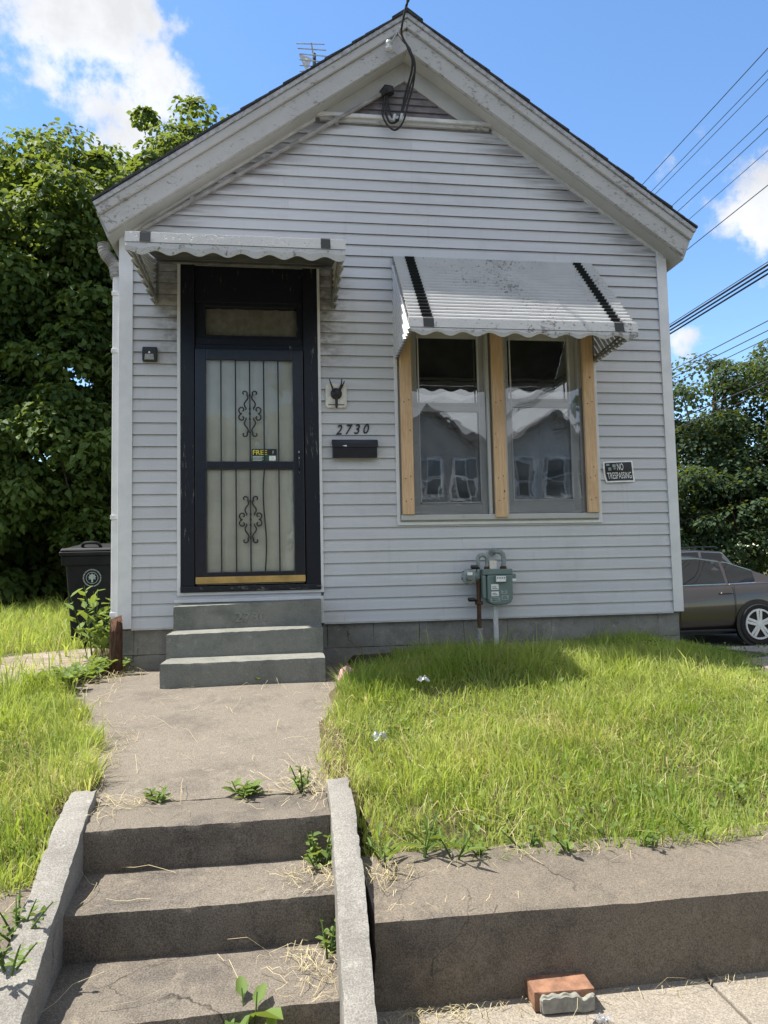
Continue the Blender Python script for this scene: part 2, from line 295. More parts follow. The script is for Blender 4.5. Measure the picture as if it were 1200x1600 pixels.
# ------------------------------------------------------------------ mesh helpers
ORG = {}
class MB:
    def __init__(s): s.v = []; s.f = []
    def add(s, vs, fs):
        o = len(s.v); s.v += [tuple(p) for p in vs]; s.f += [tuple(i+o for i in f) for f in fs]; return s
    def box(s, x0, x1, y0, y1, z0, z1):
        return s.add([(x0, y0, z0), (x1, y0, z0), (x1, y1, z0), (x0, y1, z0), (x0, y0, z1), (x1, y0, z1), (x1, y1, z1), (x0, y1, z1)],
                     [(0, 3, 2, 1), (4, 5, 6, 7), (0, 1, 5, 4), (1, 2, 6, 5), (2, 3, 7, 6), (3, 0, 4, 7)])
    def prism(s, poly, a, b, axis='y'):            # poly of (u,v); axis y: (u,z), x: (y,z), z: (x,y)
        def P(u, v, w): return {'y': (u, w, v), 'x': (w, u, v), 'z': (u, v, w)}[axis]
        n = len(poly); vs = [P(u, v, a) for u, v in poly]+[P(u, v, b) for u, v in poly]
        fs = [tuple(range(n))[::-1], tuple(range(n, 2*n))]+[(i, (i+1) % n, n+(i+1) % n, n+i) for i in range(n)]
        return s.add(vs, fs)
    def tube(s, pts, r, seg=8, cap=True):
        pts = [Vector(p) for p in pts]; n = len(pts); rs = r if isinstance(r, (list, tuple)) else [r]*n
        vs = []; prev = None
        for i, p in enumerate(pts):
            d = (pts[min(i+1, n-1)]-pts[max(i-1, 0)]).normalized()
            if prev is None: a = d.orthogonal().normalized()
            else:
                a = prev-d*prev.dot(d); a = a.normalized() if a.length > 1e-6 else d.orthogonal().normalized()
            prev = a; b = d.cross(a)
            for k in range(seg):
                t = 2*math.pi*k/seg; vs.append(p+(a*math.cos(t)+b*math.sin(t))*rs[i])
        fs = [(i*seg+k, i*seg+(k+1) % seg, (i+1)*seg+(k+1) % seg, (i+1)*seg+k) for i in range(n-1) for k in range(seg)]
        if cap: fs += [tuple(range(seg))[::-1], tuple(range((n-1)*seg, n*seg))]
        return s.add(vs, fs)
    def lathe(s, prof, c, axis='z', seg=20, cap=True):    # prof: (r, h) along axis
        vs = []
        for r, h in prof:
            for k in range(seg):
                t = 2*math.pi*k/seg; a, b = r*math.cos(t), r*math.sin(t)
                vs.append({'z': (c[0]+a, c[1]+b, c[2]+h), 'y': (c[0]+a, c[1]+h, c[2]+b), 'x': (c[0]+h, c[1]+a, c[2]+b)}[axis])
        n = len(prof); fs = [(i*seg+k, i*seg+(k+1) % seg, (i+1)*seg+(k+1) % seg, (i+1)*seg+k) for i in range(n-1) for k in range(seg)]
        if cap: fs += [tuple(range(seg))[::-1], tuple(range((n-1)*seg, n*seg))]
        return s.add(vs, fs)
    def build(s, name, mat, parent=None, bevel=0., smooth=False, seg=2, org=None):
        off = Vector(ORG.get(parent.name, (0, 0, 0))) if parent else Vector(org or (0, 0, 0))
        me = bpy.data.meshes.new(name); me.from_pydata([tuple(Vector(p)-off) for p in s.v], [], s.f); me.update()
        bm = bmesh.new(); bm.from_mesh(me); bmesh.ops.recalc_face_normals(bm, faces=bm.faces)
        if smooth:
            for f in bm.faces: f.smooth = True
        bm.to_mesh(me); bm.free()
        o = bpy.data.objects.new(name, me); COL.objects.link(o); me.materials.append(MATS[mat] if isinstance(mat, str) else mat)
        if parent: o.parent = parent; ORG[o.name] = ORG.get(parent.name, Vector((0, 0, 0)))
        else:
            o.location = off; ORG[o.name] = off
        if bevel:
            m = o.modifiers.new('bevel', 'BEVEL'); m.width = bevel; m.segments = seg; m.limit_method = 'ANGLE'; m.angle_limit = R(40)
        if smooth:
            m = o.modifiers.new('split', 'EDGE_SPLIT'); m.split_angle = R(42)
        return o
def tag(o, label=None, cat=None, group=None, kind=None):
    if label: o['label'] = label
    if cat: o['category'] = cat
    if group: o['group'] = group
    if kind: o['kind'] = kind
    return o
def thing(name, loc, label, cat, group=None):
    o = bpy.data.objects.new(name, None); o.empty_display_size = .1; COL.objects.link(o); o.location = loc; ORG[o.name] = Vector(loc); return tag(o, label, cat, group)
def structure(o): o['kind'] = 'structure'; return o
def bez(p0, p1, p2, n=12):
    p0, p1, p2 = Vector(p0), Vector(p1), Vector(p2); return [p0*(1-t)**2+p1*2*t*(1-t)+p2*t*t for t in [i/n for i in range(n+1)]]
def catmull(P, n=6):
    P = [Vector(p) for p in P]; Q = [P[0]]+P+[P[-1]]; out = []
    for i in range(1, len(Q)-2):
        a, b, c, d = Q[i-1:i+3]
        for k in range(n):
            t = k/n; out.append(.5*((2*b)+(c-a)*t+(2*a-5*b+4*c-d)*t*t+(3*b-a-3*c+d)*t**3))
    out.append(P[-1]); return out
def text_mb(s, size, x, z, y, depth=.002, shear=0., bold=0., sx=1., rot=0.):
    cu = bpy.data.curves.new('t', 'FONT'); cu.body = s; cu.size = size; cu.shear = shear; cu.extrude = depth/2; cu.offset = bold; cu.resolution_u = 3
    to = bpy.data.objects.new('t', cu); COL.objects.link(to); dg = bpy.context.evaluated_depsgraph_get(); dg.update()
    me = bpy.data.meshes.new_from_object(to.evaluated_get(dg)); mb = MB(); cr, sr = math.cos(rot), math.sin(rot)
    mb.add([(x+(p.co.x*sx*cr-p.co.y*sr), y-p.co.z, z+(p.co.x*sx*sr+p.co.y*cr)) for p in me.vertices], [tuple(p.vertices) for p in me.polygons])
    bpy.data.objects.remove(to); bpy.data.meshes.remove(me); bpy.data.curves.remove(cu); return mb
def rough_block(name, mat, parent, poly_fn, nx, ny, nz, amp=.006, edge=.012, seed=0, org=None):
    """block as a subdivided shell; poly_fn(u,v,w)->xyz with u,v,w in 0..1; edges rounded and chipped by noise"""
    from mathutils import noise as mn
    bm = bmesh.new(); idx = {}
    def vert(i, j, k):
        if (i, j, k) not in idx:
            u, v, w = i/nx, j/ny, k/nz; p = Vector(poly_fn(u, v, w)); c = Vector(poly_fn(.5, .5, .5))
            on = (i in (0, nx))+(j in (0, ny))+(k in (0, nz)); q = p*14+Vector((seed*3.1, seed*1.7, 0))
            base = p.copy()
            p = p+Vector((mn.noise(q+Vector((9, 0, 0))), mn.noise(q+Vector((0, 9, 0))), mn.noise(q+Vector((0, 0, 9)))))*amp
            if on >= 2:
                e = edge*(.35+1.1*max(0, mn.fractal(base*21+Vector((seed, 0, 0)), .7, 2.1, 4)+.25))
                for ax, (ii, nn) in enumerate(((i, nx), (j, ny), (k, nz))):
                    if ii in (0, nn):
                        uvw = [u, v, w]; uvw[ax] = .1 if ii == 0 else .9
                        p = p+(Vector(poly_fn(*uvw))-base).normalized()*e
            idx[(i, j, k)] = bm.verts.new(p)
        return idx[(i, j, k)]
    for i in range(nx):
        for j in range(ny):
            for k in (0, nz): bm.faces.new([vert(i, j, k), vert(i+1, j, k), vert(i+1, j+1, k), vert(i, j+1, k)])
    for i in range(nx):
        for k in range(nz):
            for j in (0, ny): bm.faces.new([vert(i, j, k), vert(i+1, j, k), vert(i+1, j, k+1), vert(i, j, k+1)])
    for j in range(ny):
        for k in range(nz):
            for i in (0, nx): bm.faces.new([vert(i, j, k), vert(i, j+1, k), vert(i, j+1, k+1), vert(i, j, k+1)])
    mb = MB(); bm.verts.index_update(); mb.v = [tuple(v.co) for v in bm.verts]; mb.f = [tuple(v.index for v in f.verts) for f in bm.faces]; bm.free()
    return mb.build(name, mat, parent, smooth=True, org=org)

def np_mesh(name, V, F, mat, parent=None, attrs=None, smooth=False, off=None):
    """V (n,3), F list of arrays (m,k) of tris/quads"""
    me = bpy.data.meshes.new(name); V = np.asarray(V, np.float32)
    if parent is not None: V = V-np.array(ORG.get(parent.name, (0, 0, 0)), np.float32)
    elif off is not None: V = V-np.array(off, np.float32)
    me.vertices.add(len(V)); me.vertices.foreach_set('co', V.ravel())
    sizes = np.concatenate([np.full(len(f), f.shape[1]) for f in F]); loops = np.concatenate([f.ravel() for f in F]).astype(np.int32)
    me.loops.add(len(loops)); me.loops.foreach_set('vertex_index', loops); me.polygons.add(len(sizes))
    st = np.zeros(len(sizes), np.int32); st[1:] = np.cumsum(sizes)[:-1]; me.polygons.foreach_set('loop_start', st); me.polygons.foreach_set('loop_total', sizes.astype(np.int32))
    if smooth: me.polygons.foreach_set('use_smooth', np.ones(len(sizes), bool))
    me.update(calc_edges=True)
    for k, a in (attrs or {}).items():
        at = me.attributes.new(k, 'FLOAT', 'POINT'); at.data.foreach_set('value', np.asarray(a, np.float32))
    me.materials.append(MATS[mat]); o = bpy.data.objects.new(name, me); COL.objects.link(o)
    if parent is not None: o.parent = parent; ORG[o.name] = ORG.get(parent.name, Vector((0, 0, 0)))
    elif off is not None: o.location = off; ORG[o.name] = Vector(off)
    return o

# ------------------------------------------------------------------ ground, walks, stairs, retaining walls
SWZ = -0.95                                     # sidewalk level; 0 is the lower edge of the siding
def sm(t): t = np.clip(t, 0, 1); return t*t*(3-2*t)
def zwalk(y): return -.345+(np.minimum(y, -.95)+.95)*.0795
def walk_l(y): return np.interp(y, [-3.0, -2.75, -2.2, -1.5, -1.0, -.5, 0], [.42, .40, .28, .02, -.22, -.35, -.4])
def walk_r(y): return np.interp(y, [-3.0, -2.6, -2.0, -1.2, -.9, 0], [1.44, 1.44, 1.50, 1.66, 1.74, 1.80])
def lot(x, y):
    x = np.asarray(x, float); y = np.asarray(y, float)
    z = -.625+.335*sm((y+3.50)/2.95)+.012*np.sin(x*3.1+y*2)+.010*np.sin(x*1.3-y*4.1)
    z = z+.04*sm((x-2.5)/1.5)*sm((y+1.8)/1.2)*(1-sm((x-4.2)/.6))-.05*sm((x-4.3)/.6)
    z = z-.022*(1-sm((y+3.40)/.25))
    dw = np.maximum(walk_l(y)-x, x-walk_r(y)); t3 = sm(1-dw/.35)*((y > -2.9) & (y < -.3)); z = z*(1-t3)+np.maximum(z, zwalk(y)+.012)*t3
    t = sm((x-4.95)/1.6)*sm((y+.6)/1.6); z = z*(1-t)+(-.985)*t
    t2 = sm((-x-6)/10)*.25; return z-t2
def ground_h(x, y):
    z = lot(x, y); w = (x > walk_l(y)+.05) & (x < walk_r(y)-.05) & (y > -3.0) & (y < .0)
    z = np.where(w, zwalk(y)-.06, z)
    z = np.where((x > .36) & (x < 1.56) & (y < -2.95), -1.25, z)
    return np.where(y < -3.52, -1.25, z)
def mkground():
    fx = np.concatenate([[-500, -250, -120, -60, -35, -22, -15, -11, -9], np.arange(-8, 10, .12), [10.5, 11, 12, 14, 17, 22, 35, 60, 120, 250, 500]])
    fy = np.concatenate([[-500, -250, -120, -60, -35, -22, -15, -10, -7, -5.5, -4.6], np.arange(-4.2, 3.6, .1), np.arange(3.7, 12, .5), [13, 16, 20, 26, 35, 60, 120, 250, 500]])
    X, Y = np.meshgrid(fx, fy); Z = ground_h(X, Y); nx, ny = len(fx), len(fy)
    i, j = np.meshgrid(np.arange(nx-1), np.arange(ny-1)); a = (j*nx+i).ravel()
    return structure(np_mesh('ground', np.stack([X.ravel(), Y.ravel(), Z.ravel()], 1), [np.stack([a, a+1, a+nx+1, a+nx], 1)], 'soil', smooth=False))
mkground()
# landing walk: one cast sheet with ragged edges
def mkwalk():
    mb = MB(); ys = np.linspace(-2.93, -.02, 30); n = 16
    for k, y in enumerate(ys):
        l, r = float(walk_l(y))-.06+.012*math.sin(y*9), float(walk_r(y))+.07+.012*math.sin(y*7+1)
        for i in range(n+1):
            x = l+(r-l)*i/n; mb.v.append((x, y+.012*math.sin(x*5), float(zwalk(y))+.004*math.sin(x*4+y*3)))
    m = n+1; top = len(mb.v); mb.v += [(x, y, z-.12) for x, y, z in mb.v]
    for k in range(len(ys)-1):
        for i in range(n): mb.f.append((k*m+i, k*m+i+1, (k+1)*m+i+1, (k+1)*m+i))
    for k in range(len(ys)-1):
        for i in (0, n): mb.f.append((k*m+i, (k+1)*m+i, top+(k+1)*m+i, top+k*m+i))
    for i in range(n):
        for k in (0, len(ys)-1): mb.f.append((k*m+i, k*m+i+1, top+k*m+i+1, top+k*m+i))
    return structure(mb.build('walkway', 'walk_concrete', smooth=True))
mkwalk()
# dirt path by the bin
def patch(name, mat, pts, dz=.012):
    mb = MB(); c = Vector((sum(p[0] for p in pts)/len(pts), sum(p[1] for p in pts)/len(pts), 0)); rings = 5; n = len(pts)
    for q in range(rings+1):
        for p in pts:
            x = c.x+(p[0]-c.x)*q/rings; y = c.y+(p[1]-c.y)*q/rings; mb.v.append((x, y, float(lot(x, y))+dz))
    for q in range(rings):
        for i in range(n): mb.f.append((q*n+i, q*n+(i+1) % n, (q+1)*n+(i+1) % n, (q+1)*n+i))
    return structure(mb.build(name, mat, smooth=True))
patch('path', 'dirt', [(-.35, -.9), (-.12, -.2), (-.3, .5), (-.55, 1.2), (-.95, 1.3), (-1.35, .7), (-1.6, -.1), (-1.45, -.75), (-.85, -1.0)], .004)
side = [onZ(*p, -.36) for p in ((1112, 1022), (1165, 1014), (1235, 1012), (1290, 1048), (1215, 1052))]
SIDE = [(p.x, p.y) for p in side]; structure(MB().prism(SIDE, -.60, -.335, 'z').build('side_walk', 'pavement_concrete', bevel=.008))
# driveway sheet where the cars stand
structure(MB().add([(6.6, 3.6, -.945), (45, 3.6, -.945), (45, 18.5, -.945), (6.6, 18.5, -.945)], [(0, 1, 2, 3)]).build('driveway', 'asphalt'))
# sidewalk slabs, verge, kerb, street
sw = structure(MB().box(-30, 30, -5.62, -3.60, -1.3, SWZ-.03).build('sidewalk', 'mortar'))
for k in range(-9, 12):
    x0 = 1.2+k*1.5; MB().box(x0+.006, x0+1.494, -5.6, -3.62, SWZ-.025, SWZ).build('slab', 'pavement_concrete', sw, bevel=.006)
structure(MB().box(-60, 60, -6.75, -5.62, -1.3, SWZ-.015).build('verge', 'soil'))
structure(MB().box(-60, 60, -6.92, -6.75, -1.3, SWZ-.01).build('kerb', 'pavement_concrete', bevel=.015))
structure(MB().box(-60, 60, -14.5, -6.92, -1.3, SWZ-.14).build('road', 'asphalt'))

# front stairs
st = thing('concrete_stairs', (.95, -3.5, SWZ), 'brown concrete stairs rising from the sidewalk between two grey cheek walls', 'stairs')
STEPS = [(-.50, -2.935, -3.24), (-.66, -3.20, -3.57), (-.815, -3.53, -3.92)]
for k, (z, yb, yf) in enumerate(STEPS):
    zl = (-.66, -.815, -1.0)[k]
    rough_block('step', 'stair_concrete', st, lambda u, v, w: ((.462, .498, .525)[k]+u*(1.450-(.462, .498, .525)[k]), yb+(yf-yb)*v+(.004*math.sin(u*7+k)), zl-.03+(z-zl+.03)*w), 60, 12, 8, .002, .0048, k)
def cheek(path, seed):       # path: (x_in, x_out, y, ztop)
    P = path
    def fn(u, v, w):
        t = v*(len(P)-1); i = min(int(t), len(P)-2); f = t-i
        a, b = P[i], P[i+1]; xi, xo, y, zt = [a[q]*(1-f)+b[q]*f for q in range(4)]
        return (xi+(xo-xi)*u, y, -1.05+(zt+1.05)*w)
    return rough_block('cheek_wall', 'cheek_concrete', st, fn, 5, 60, 8, .0018, .006, seed)
cheek([(1.447, 1.548, -2.90, -.452), (1.446, 1.55, -3.25, -.482), (1.44, 1.545, -3.58, -.575), (1.43, 1.53, -3.9, -.665), (1.42, 1.51, -4.3, -.745)], 3)
cheek([(.462, .352, -2.88, -.448), (.505, .39, -3.25, -.485), (.53, .415, -3.58, -.585), (.555, .435, -3.9, -.68), (.58, .44, -4.3, -.78)], 5)
# retaining walls
def retain(x0, x1, label, seed):
    t = rough_block('retaining_wall', 'wall_concrete', None, lambda u, v, w: (x0+(x1-x0)*u, -3.36+(-3.775+3.36)*v, -1.10+((-.612-(.055+.012*min(1, max(0, x0+(x1-x0)*u-1.55)))*v)+1.10)*w), 90, 8, 8, .003, .007, seed, org=((x0+x1)/2, -3.6, SWZ))
    tag(t, label, 'wall')
retain(1.552, 9.0, 'low brown concrete retaining wall holding up the wide lawn below the windows', 1)
retain(-7.0, .415, 'low concrete retaining wall on the trash bin side of the stairs', 2)

# ------------------------------------------------------------------ the house
HX = 2.40; SLOPE = .703; ZA = 5.09; D = 9.0; EXP = .1016
hs = thing('house', (HX, 0, -.3), 'small gabled shotgun house with pale grey horizontal vinyl siding', 'house')
def zroof(x): return ZA-SLOPE*abs(x-HX)
XL, XR = -.005, 4.795                               # inner edges of the corner boards
DOOR = (.371, 1.592, .232, 3.14); WIN = (2.242, 4.134, .835, 2.80)
# sheathing with openings (wall body)
def wallpiece(x0, x1, z0, z1): return MB().box(x0, x1, .004, .12, z0, z1)
mb = MB()
for x0, x1, z0, z1 in ((-.10, DOOR[0]+.02, 0, 3.3), (DOOR[1]-.02, WIN[0]+.02, 0, 3.3), (WIN[1]-.02, 4.87, 0, 3.3), (DOOR[0]+.02, DOOR[1]-.02, -.05, .24), (DOOR[0]+.02, DOOR[1]-.02, 3.12, 3.3), (WIN[0]+.02, WIN[1]-.02, 0, WIN[2]+.02), (WIN[0]+.02, WIN[1]-.02, WIN[3]-.02, 3.3)):
    mb.box(x0, x1, .004, .12, z0, z1)
mb.prism([(-.10, 3.3), (4.87, 3.3), (4.87, zroof(4.87)+.05), (HX, ZA+.05), (-.10, zroof(-.1)+.05)], .004, .12)
mb.build('wall', 'wall_sheathing', hs)
# front siding, one board per course and bay
def board_profile(f0, f1):
    def y(f): return -.0210+.0170*f+(-.0022*math.sin(min(1, max(0, (f-.25)/.75))*math.pi))
    fs = sorted({f0, f1, *[f for f in (.25, .32, .62) if f0 < f < f1]}); return [(y(f), f) for f in fs]
def siding_board(x0, x1, z0, f0, f1, clip=False, mat='vinyl_siding'):
    pr = board_profile(f0, f1); pts = [(y, z0+f*EXP) for y, f in pr]
    def xs(z):
        if not clip: return x0, x1
        e = max(0., (ZA-z)/SLOPE-.005); return max(x0, HX-e), min(x1, HX+e)
    mb = MB(); ring = [(.003, pts[0][1])]+pts+[(.003, pts[-1][1])]
    if f0 == 0: ring.insert(1, (-.0150, pts[0][1]+.008)); ring[0] = (.003, pts[0][1]+.008)
    A = [(xs(z)[0], y, z) for y, z in ring]; B = [(xs(z)[1], y, z) for y, z in ring]; n = len(ring)
    if B[1][0]-A[1][0] < .03: return
    mb.add(A+B, [tuple(range(n))[::-1], tuple(range(n, 2*n))]+[(i, (i+1) % n, n+(i+1) % n, n+i) for i in range(n)])
    return mb.build('siding_board', mat, hs)
ncourse = int(4.53/EXP)
for i in range(ncourse):
    z0 = i*EXP; cuts = sorted({0., 1., *[(zb-z0)/EXP for zb in (DOOR[2], DOOR[3], WIN[2], WIN[3]) if 0.02 < (zb-z0)/EXP < .98]})
    for f0, f1 in zip(cuts[:-1], cuts[1:]):
        zm = z0+(f0+f1)/2*EXP; segs = [(XL, XR)]
        for ox0, ox1, oz0, oz1 in (DOOR, WIN):
            if oz0 < zm < oz1:
                segs = [s for a, b in segs for s in ((a, min(b, ox0)), (max(a, ox1), b)) if s[1]-s[0] > .01] if True else segs
        rs = random.Random(i*7+3)
        for a, b in segs:
            if b-a > 2.4 and i % 2 == 0:
                xm = a+(b-a)*rs.uniform(.25, .75); siding_board(a, xm-.0004, z0, f0, f1, clip=zm > 3.15); siding_board(xm+.0004, b, z0, f0, f1, clip=zm > 3.15)
            else: siding_board(a, b, z0, f0, f1, clip=zm > 3.15)
# siding on the long sides
for sx, lab in ((-1, 'side_siding'), (1, 'side_siding')):
    mb = MB(); xw = -.10 if sx < 0 else 4.87
    for i in range(33):
        z0 = i*EXP; mb.add([(xw, .05, z0), (xw, D, z0), (xw+sx*.0165, .05, z0), (xw+sx*.0165, D, z0), (xw+sx*.003, .05, z0+EXP), (xw+sx*.003, D, z0+EXP)], [(0, 1, 3, 2), (2, 3, 5, 4)])
    mb.box(min(xw, xw-sx*.1), max(xw, xw-sx*.1), .12, D, 0, 3.35); mb.build(lab, 'vinyl_siding', hs)
MB().box(-.1, 4.87, D, D+.1, -.3, 3.4).prism([(-.1, 3.4), (4.87, 3.4), (HX, ZA)], D, D+.1).build('back_wall', 'vinyl_siding', hs)
# corner boards
for x0, x1, xs in ((-.108, .0, -.108), (4.79, 4.882, 4.882)):
    zt = zroof(x0 if x0 > HX else x1)-.01
    MB().box(x0, x1, -.026, .0035, .0, zt).box(xs-.004 if xs < 0 else xs-.018, xs+.018 if xs < 0 else xs+.004, -.0262, .10, .001, zt-.001).build('corner_board', 'white_vinyl', hs, bevel=.004)
    for e in ((x1-.012, x1+.004) if x0 < 0 else (x0-.004, x0+.012),): MB().box(e[0], e[1], -.031, -.024, .004, zt-.004).build('corner_bead', 'white_vinyl', hs)
# starter strip under the first course
MB().box(.0, .39, -.017, .0, -.012, -.001).build('starter_strip', 'white_trim', hs); MB().box(1.592, 4.79, -.017, .0, -.012, -.001).build('starter_strip', 'white_trim', hs)
# foundation of concrete blocks
fz0, fz1 = -.42, -.005; xb = -.09; k = 0; random.seed(3)
MB().box(-.07, 4.85, .045, .2, -.6, -.006).build('foundation_core', 'block_concrete', hs)
for row, (z0, z1) in enumerate(((-.60, -.222), (-.219, -.012))):
    x = -.09-(.3 if row else 0)
    while x < 4.86:
        w = random.choice((.40, .405, .62 if x > 3 else .40)); a, b = max(x, -.09), min(x+w, 4.86)
        if b-a > .06: rough_block('concrete_block', 'block_concrete', hs, lambda u, v, wv: (a+.0006+(b-a-.0012)*u, .022+.12*v, z0+(z1-z0)*wv), 6, 2, 4, .004, .0015, k)
        k += 1; x += w
for xw in (-.06, 4.73): MB().box(xw, xw+.1, .15, D, -1.3, -.006).build('foundation_side', 'block_concrete', hs)
# roof: slabs, shingle courses, rakes
TH = .335
def rake(y0, y1, v0, v1, name, mat, xe=None, bevel=.0):
    for s in (-1, 1):
        nx, nz = s*.575, .818                        # perpendicular cut at the eave end
        def P(e, v): return (HX+s*e+s*v*.36, ZA-SLOPE*e+v*.73)
        e1 = 2.56 if s > 0 else 2.56
        # apex stays plumb
        poly = [(HX, ZA+v0), P(e1, v0), P(e1, v1), (HX, ZA+v1)]
        MB().prism(poly, y0, y1).build(name, mat, hs, bevel=bevel)
rake(-.205, -.165, .0, .185, 'fascia_board', 'white_peeling_paint', bevel=.004)
rake(-.232, -.165, .188, .272, 'crown_board', 'white_peeling_paint', bevel=.006)
rake(-.247, -.16, .275, .318, 'drip_edge', 'drip_edge', bevel=.004)
rake(-.163, .0, .0, .05, 'soffit', 'soffit_paint')
rake(-.160, D+.2, .225, .317, 'roof_deck', 'soffit_paint')
# shingles in courses along the slope, each course a strip
for s in (-1, 1):
    n = 22; L = 2.56/.818+.13
    rf = MB()
    for q in range(n):
        t0, t1 = q/n, (q+1)/n+.01; e0, e1 = 2.66*(1-t0), 2.66*(1-t1); v = .320; 
        def P(e, v): return (HX+s*e, ZA-SLOPE*e+v)
        rf.prism([P(e0+.02, v+.004), P(e0+.02, v+.022), P(max(e1, 0), v+.012), P(max(e1, 0), v+.0)], -.258+.006*math.sin(q*2.3), D+.28)
    rf.build('shingle_course', 'shingle', hs)
MB().prism([(HX-.14, ZA+.335-.098+.012), (HX, ZA+.350), (HX+.14, ZA+.335-.098+.012), (HX+.14, ZA+.335-.098), (HX, ZA+.338), (HX-.14, ZA+.335-.098)], -.266, D+.29).build('ridge_cap', 'shingle', hs)
# eave boxes along the sides
for s in (-1, 1):
    e0, e1 = 2.43, 2.575
    MB().prism([(HX+s*e0, ZA-SLOPE*e0-.005), (HX+s*e1, ZA-SLOPE*e1-.02), (HX+s*(e1+.09), ZA-SLOPE*e1+.20), (HX+s*e0, ZA-SLOPE*e0+.2)], -.164, D+.1).build('eave_box', 'soffit_paint', hs)
# white channel where siding meets the soffit, frieze boards, strip, louvre slats
for s in (-1, 1):
    e0, e1 = .82, 2.47
    MB().prism([(HX+s*e0, ZA-SLOPE*e0-.001), (HX+s*e1, ZA-SLOPE*e1-.001), (HX+s*e1, ZA-SLOPE*e1-.032), (HX+s*e0, ZA-SLOPE*e0-.032)], -.030, -.0).build('siding_channel', 'white_trim', hs)
    ez = (ZA-4.56)/SLOPE
    MB().prism([(HX, ZA-.002), (HX+s*ez, 4.562), (HX+s*(ez-.25), 4.562), (HX, ZA-.178)], -.034, .002).build('frieze_board', 'soffit_paint', hs, bevel=.003)
MB().box(1.575, 3.235, -.052, .0, 4.527, 4.560).build('gable_strip', 'white_trim', hs, bevel=.004)
MB().box(1.62, 3.19, -.028, .0, 4.495, 4.526).build('gable_strip', 'white_peeling_paint', hs)
zz = 4.56
while zz < 4.92:
    e = (ZA-.178-zz)/SLOPE; e2 = (ZA-.178-zz-.066)/SLOPE
    if e > .04: MB().add([(HX-e, -.026, zz), (HX+e, -.026, zz), (HX+max(e2, 0), -.008, zz+.07), (HX-max(e2, 0), -.008, zz+.07), (HX-e, .002, zz+.002), (HX+e, .002, zz+.002), (HX+max(e2, 0), .002, zz+.07), (HX-max(e2, 0), .002, zz+.07)], [(0, 1, 2, 3), (0, 4, 5, 1), (4, 7, 6, 5), (0, 3, 7, 4), (1, 5, 6, 2)]).build('louvre_slat', 'gable_slat', hs)
    zz += .0665
# interior shell: dark room
mb = MB()
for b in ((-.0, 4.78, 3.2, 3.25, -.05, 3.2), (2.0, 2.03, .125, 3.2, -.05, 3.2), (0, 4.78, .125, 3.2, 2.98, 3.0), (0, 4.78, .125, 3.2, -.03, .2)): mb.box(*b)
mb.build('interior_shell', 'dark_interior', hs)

# ------------------------------------------------------------------ door bay
dx0, dx1, dz0, dz1 = .398, 1.570, .30, 3.13
MB().box(dx0-.027, dx0, -.032, .003, .268, dz1).build('door_trim', 'white_vinyl', hs, bevel=.003)
MB().box(dx1, dx1+.024, -.032, .003, .285, dz1).build('door_trim', 'white_vinyl', hs, bevel=.003)
MB().box(dx0-.027, dx1+.024, -.034, .003, .262, .287).build('door_trim', 'white_vinyl', hs, bevel=.003)
MB().box(.345, 1.585, -.036, .003, .202, .230).build('door_trim', 'white_vinyl', hs, bevel=.003)
MB().box(1.566, 1.590, -.034, .003, .0, .203).build('door_trim', 'white_vinyl', hs, bevel=.003)
siding_board(.372, 1.57, .232-.03, .3, .98)
dr = MB().box(dx0, .515, -.028, .12, dz0, dz1).box(1.445, dx1, -.028, .12, dz0, dz1).box(.515, 1.445, .02, .12, 2.80, dz1).build('door_frame', 'black_door_paint', hs, bevel=.004)
MB().box(dx0+.002, dx1-.002, -.055, .12, .288, .337).build('sill', 'black_sill_paint', dr, bevel=.006)
MB().box(.515, 1.445, -.006, .12, 2.370, 2.418).box(.515, 1.445, .006, .12, 2.418, 2.482).build('transom_bar', 'black_door_paint', dr, bevel=.005)
MB().box(.515, .600, .022, .1, 2.482, 2.80).box(1.388, 1.445, .022, .1, 2.482, 2.80).box(.6, 1.388, .022, .1, 2.482, 2.508).box(.6, 1.388, .022, .1, 2.765, 2.80).build('transom_sash', 'black_door_paint', dr, bevel=.004)
MB().box(.598, 1.39, .055, .060, 2.505, 2.768).build('transom_pane', 'storm_glass', dr)
def curtain_sheet(x0, x1, z0, z1, y, amp, freq, name, mat, par):
    mb = MB(); n = 90
    for i in range(n+1):
        x = x0+(x1-x0)*i/n; yy = y+amp*math.sin(i/n*freq*6.28)+amp*.5*math.sin(i/n*freq*14.1+1)
        mb.v += [(x, yy, z0), (x, yy*.98+y*.02, z1)]
    mb.f = [(2*i, 2*i+2, 2*i+3, 2*i+1) for i in range(n)]; return mb.build(name, mat, par, smooth=True)
curtain_sheet(.59, 1.40, 2.47, 2.81, .095, .010, 5, 'curtain', 'curtain', dr)
MB().box(.53, 1.43, .004, .03, .345, 2.36).build('inner_door', 'inner_door', dr)
curtain_sheet(.62, 1.34, .45, 1.32, -.006, .0035, 3, 'curtain', 'inner_door', dr)
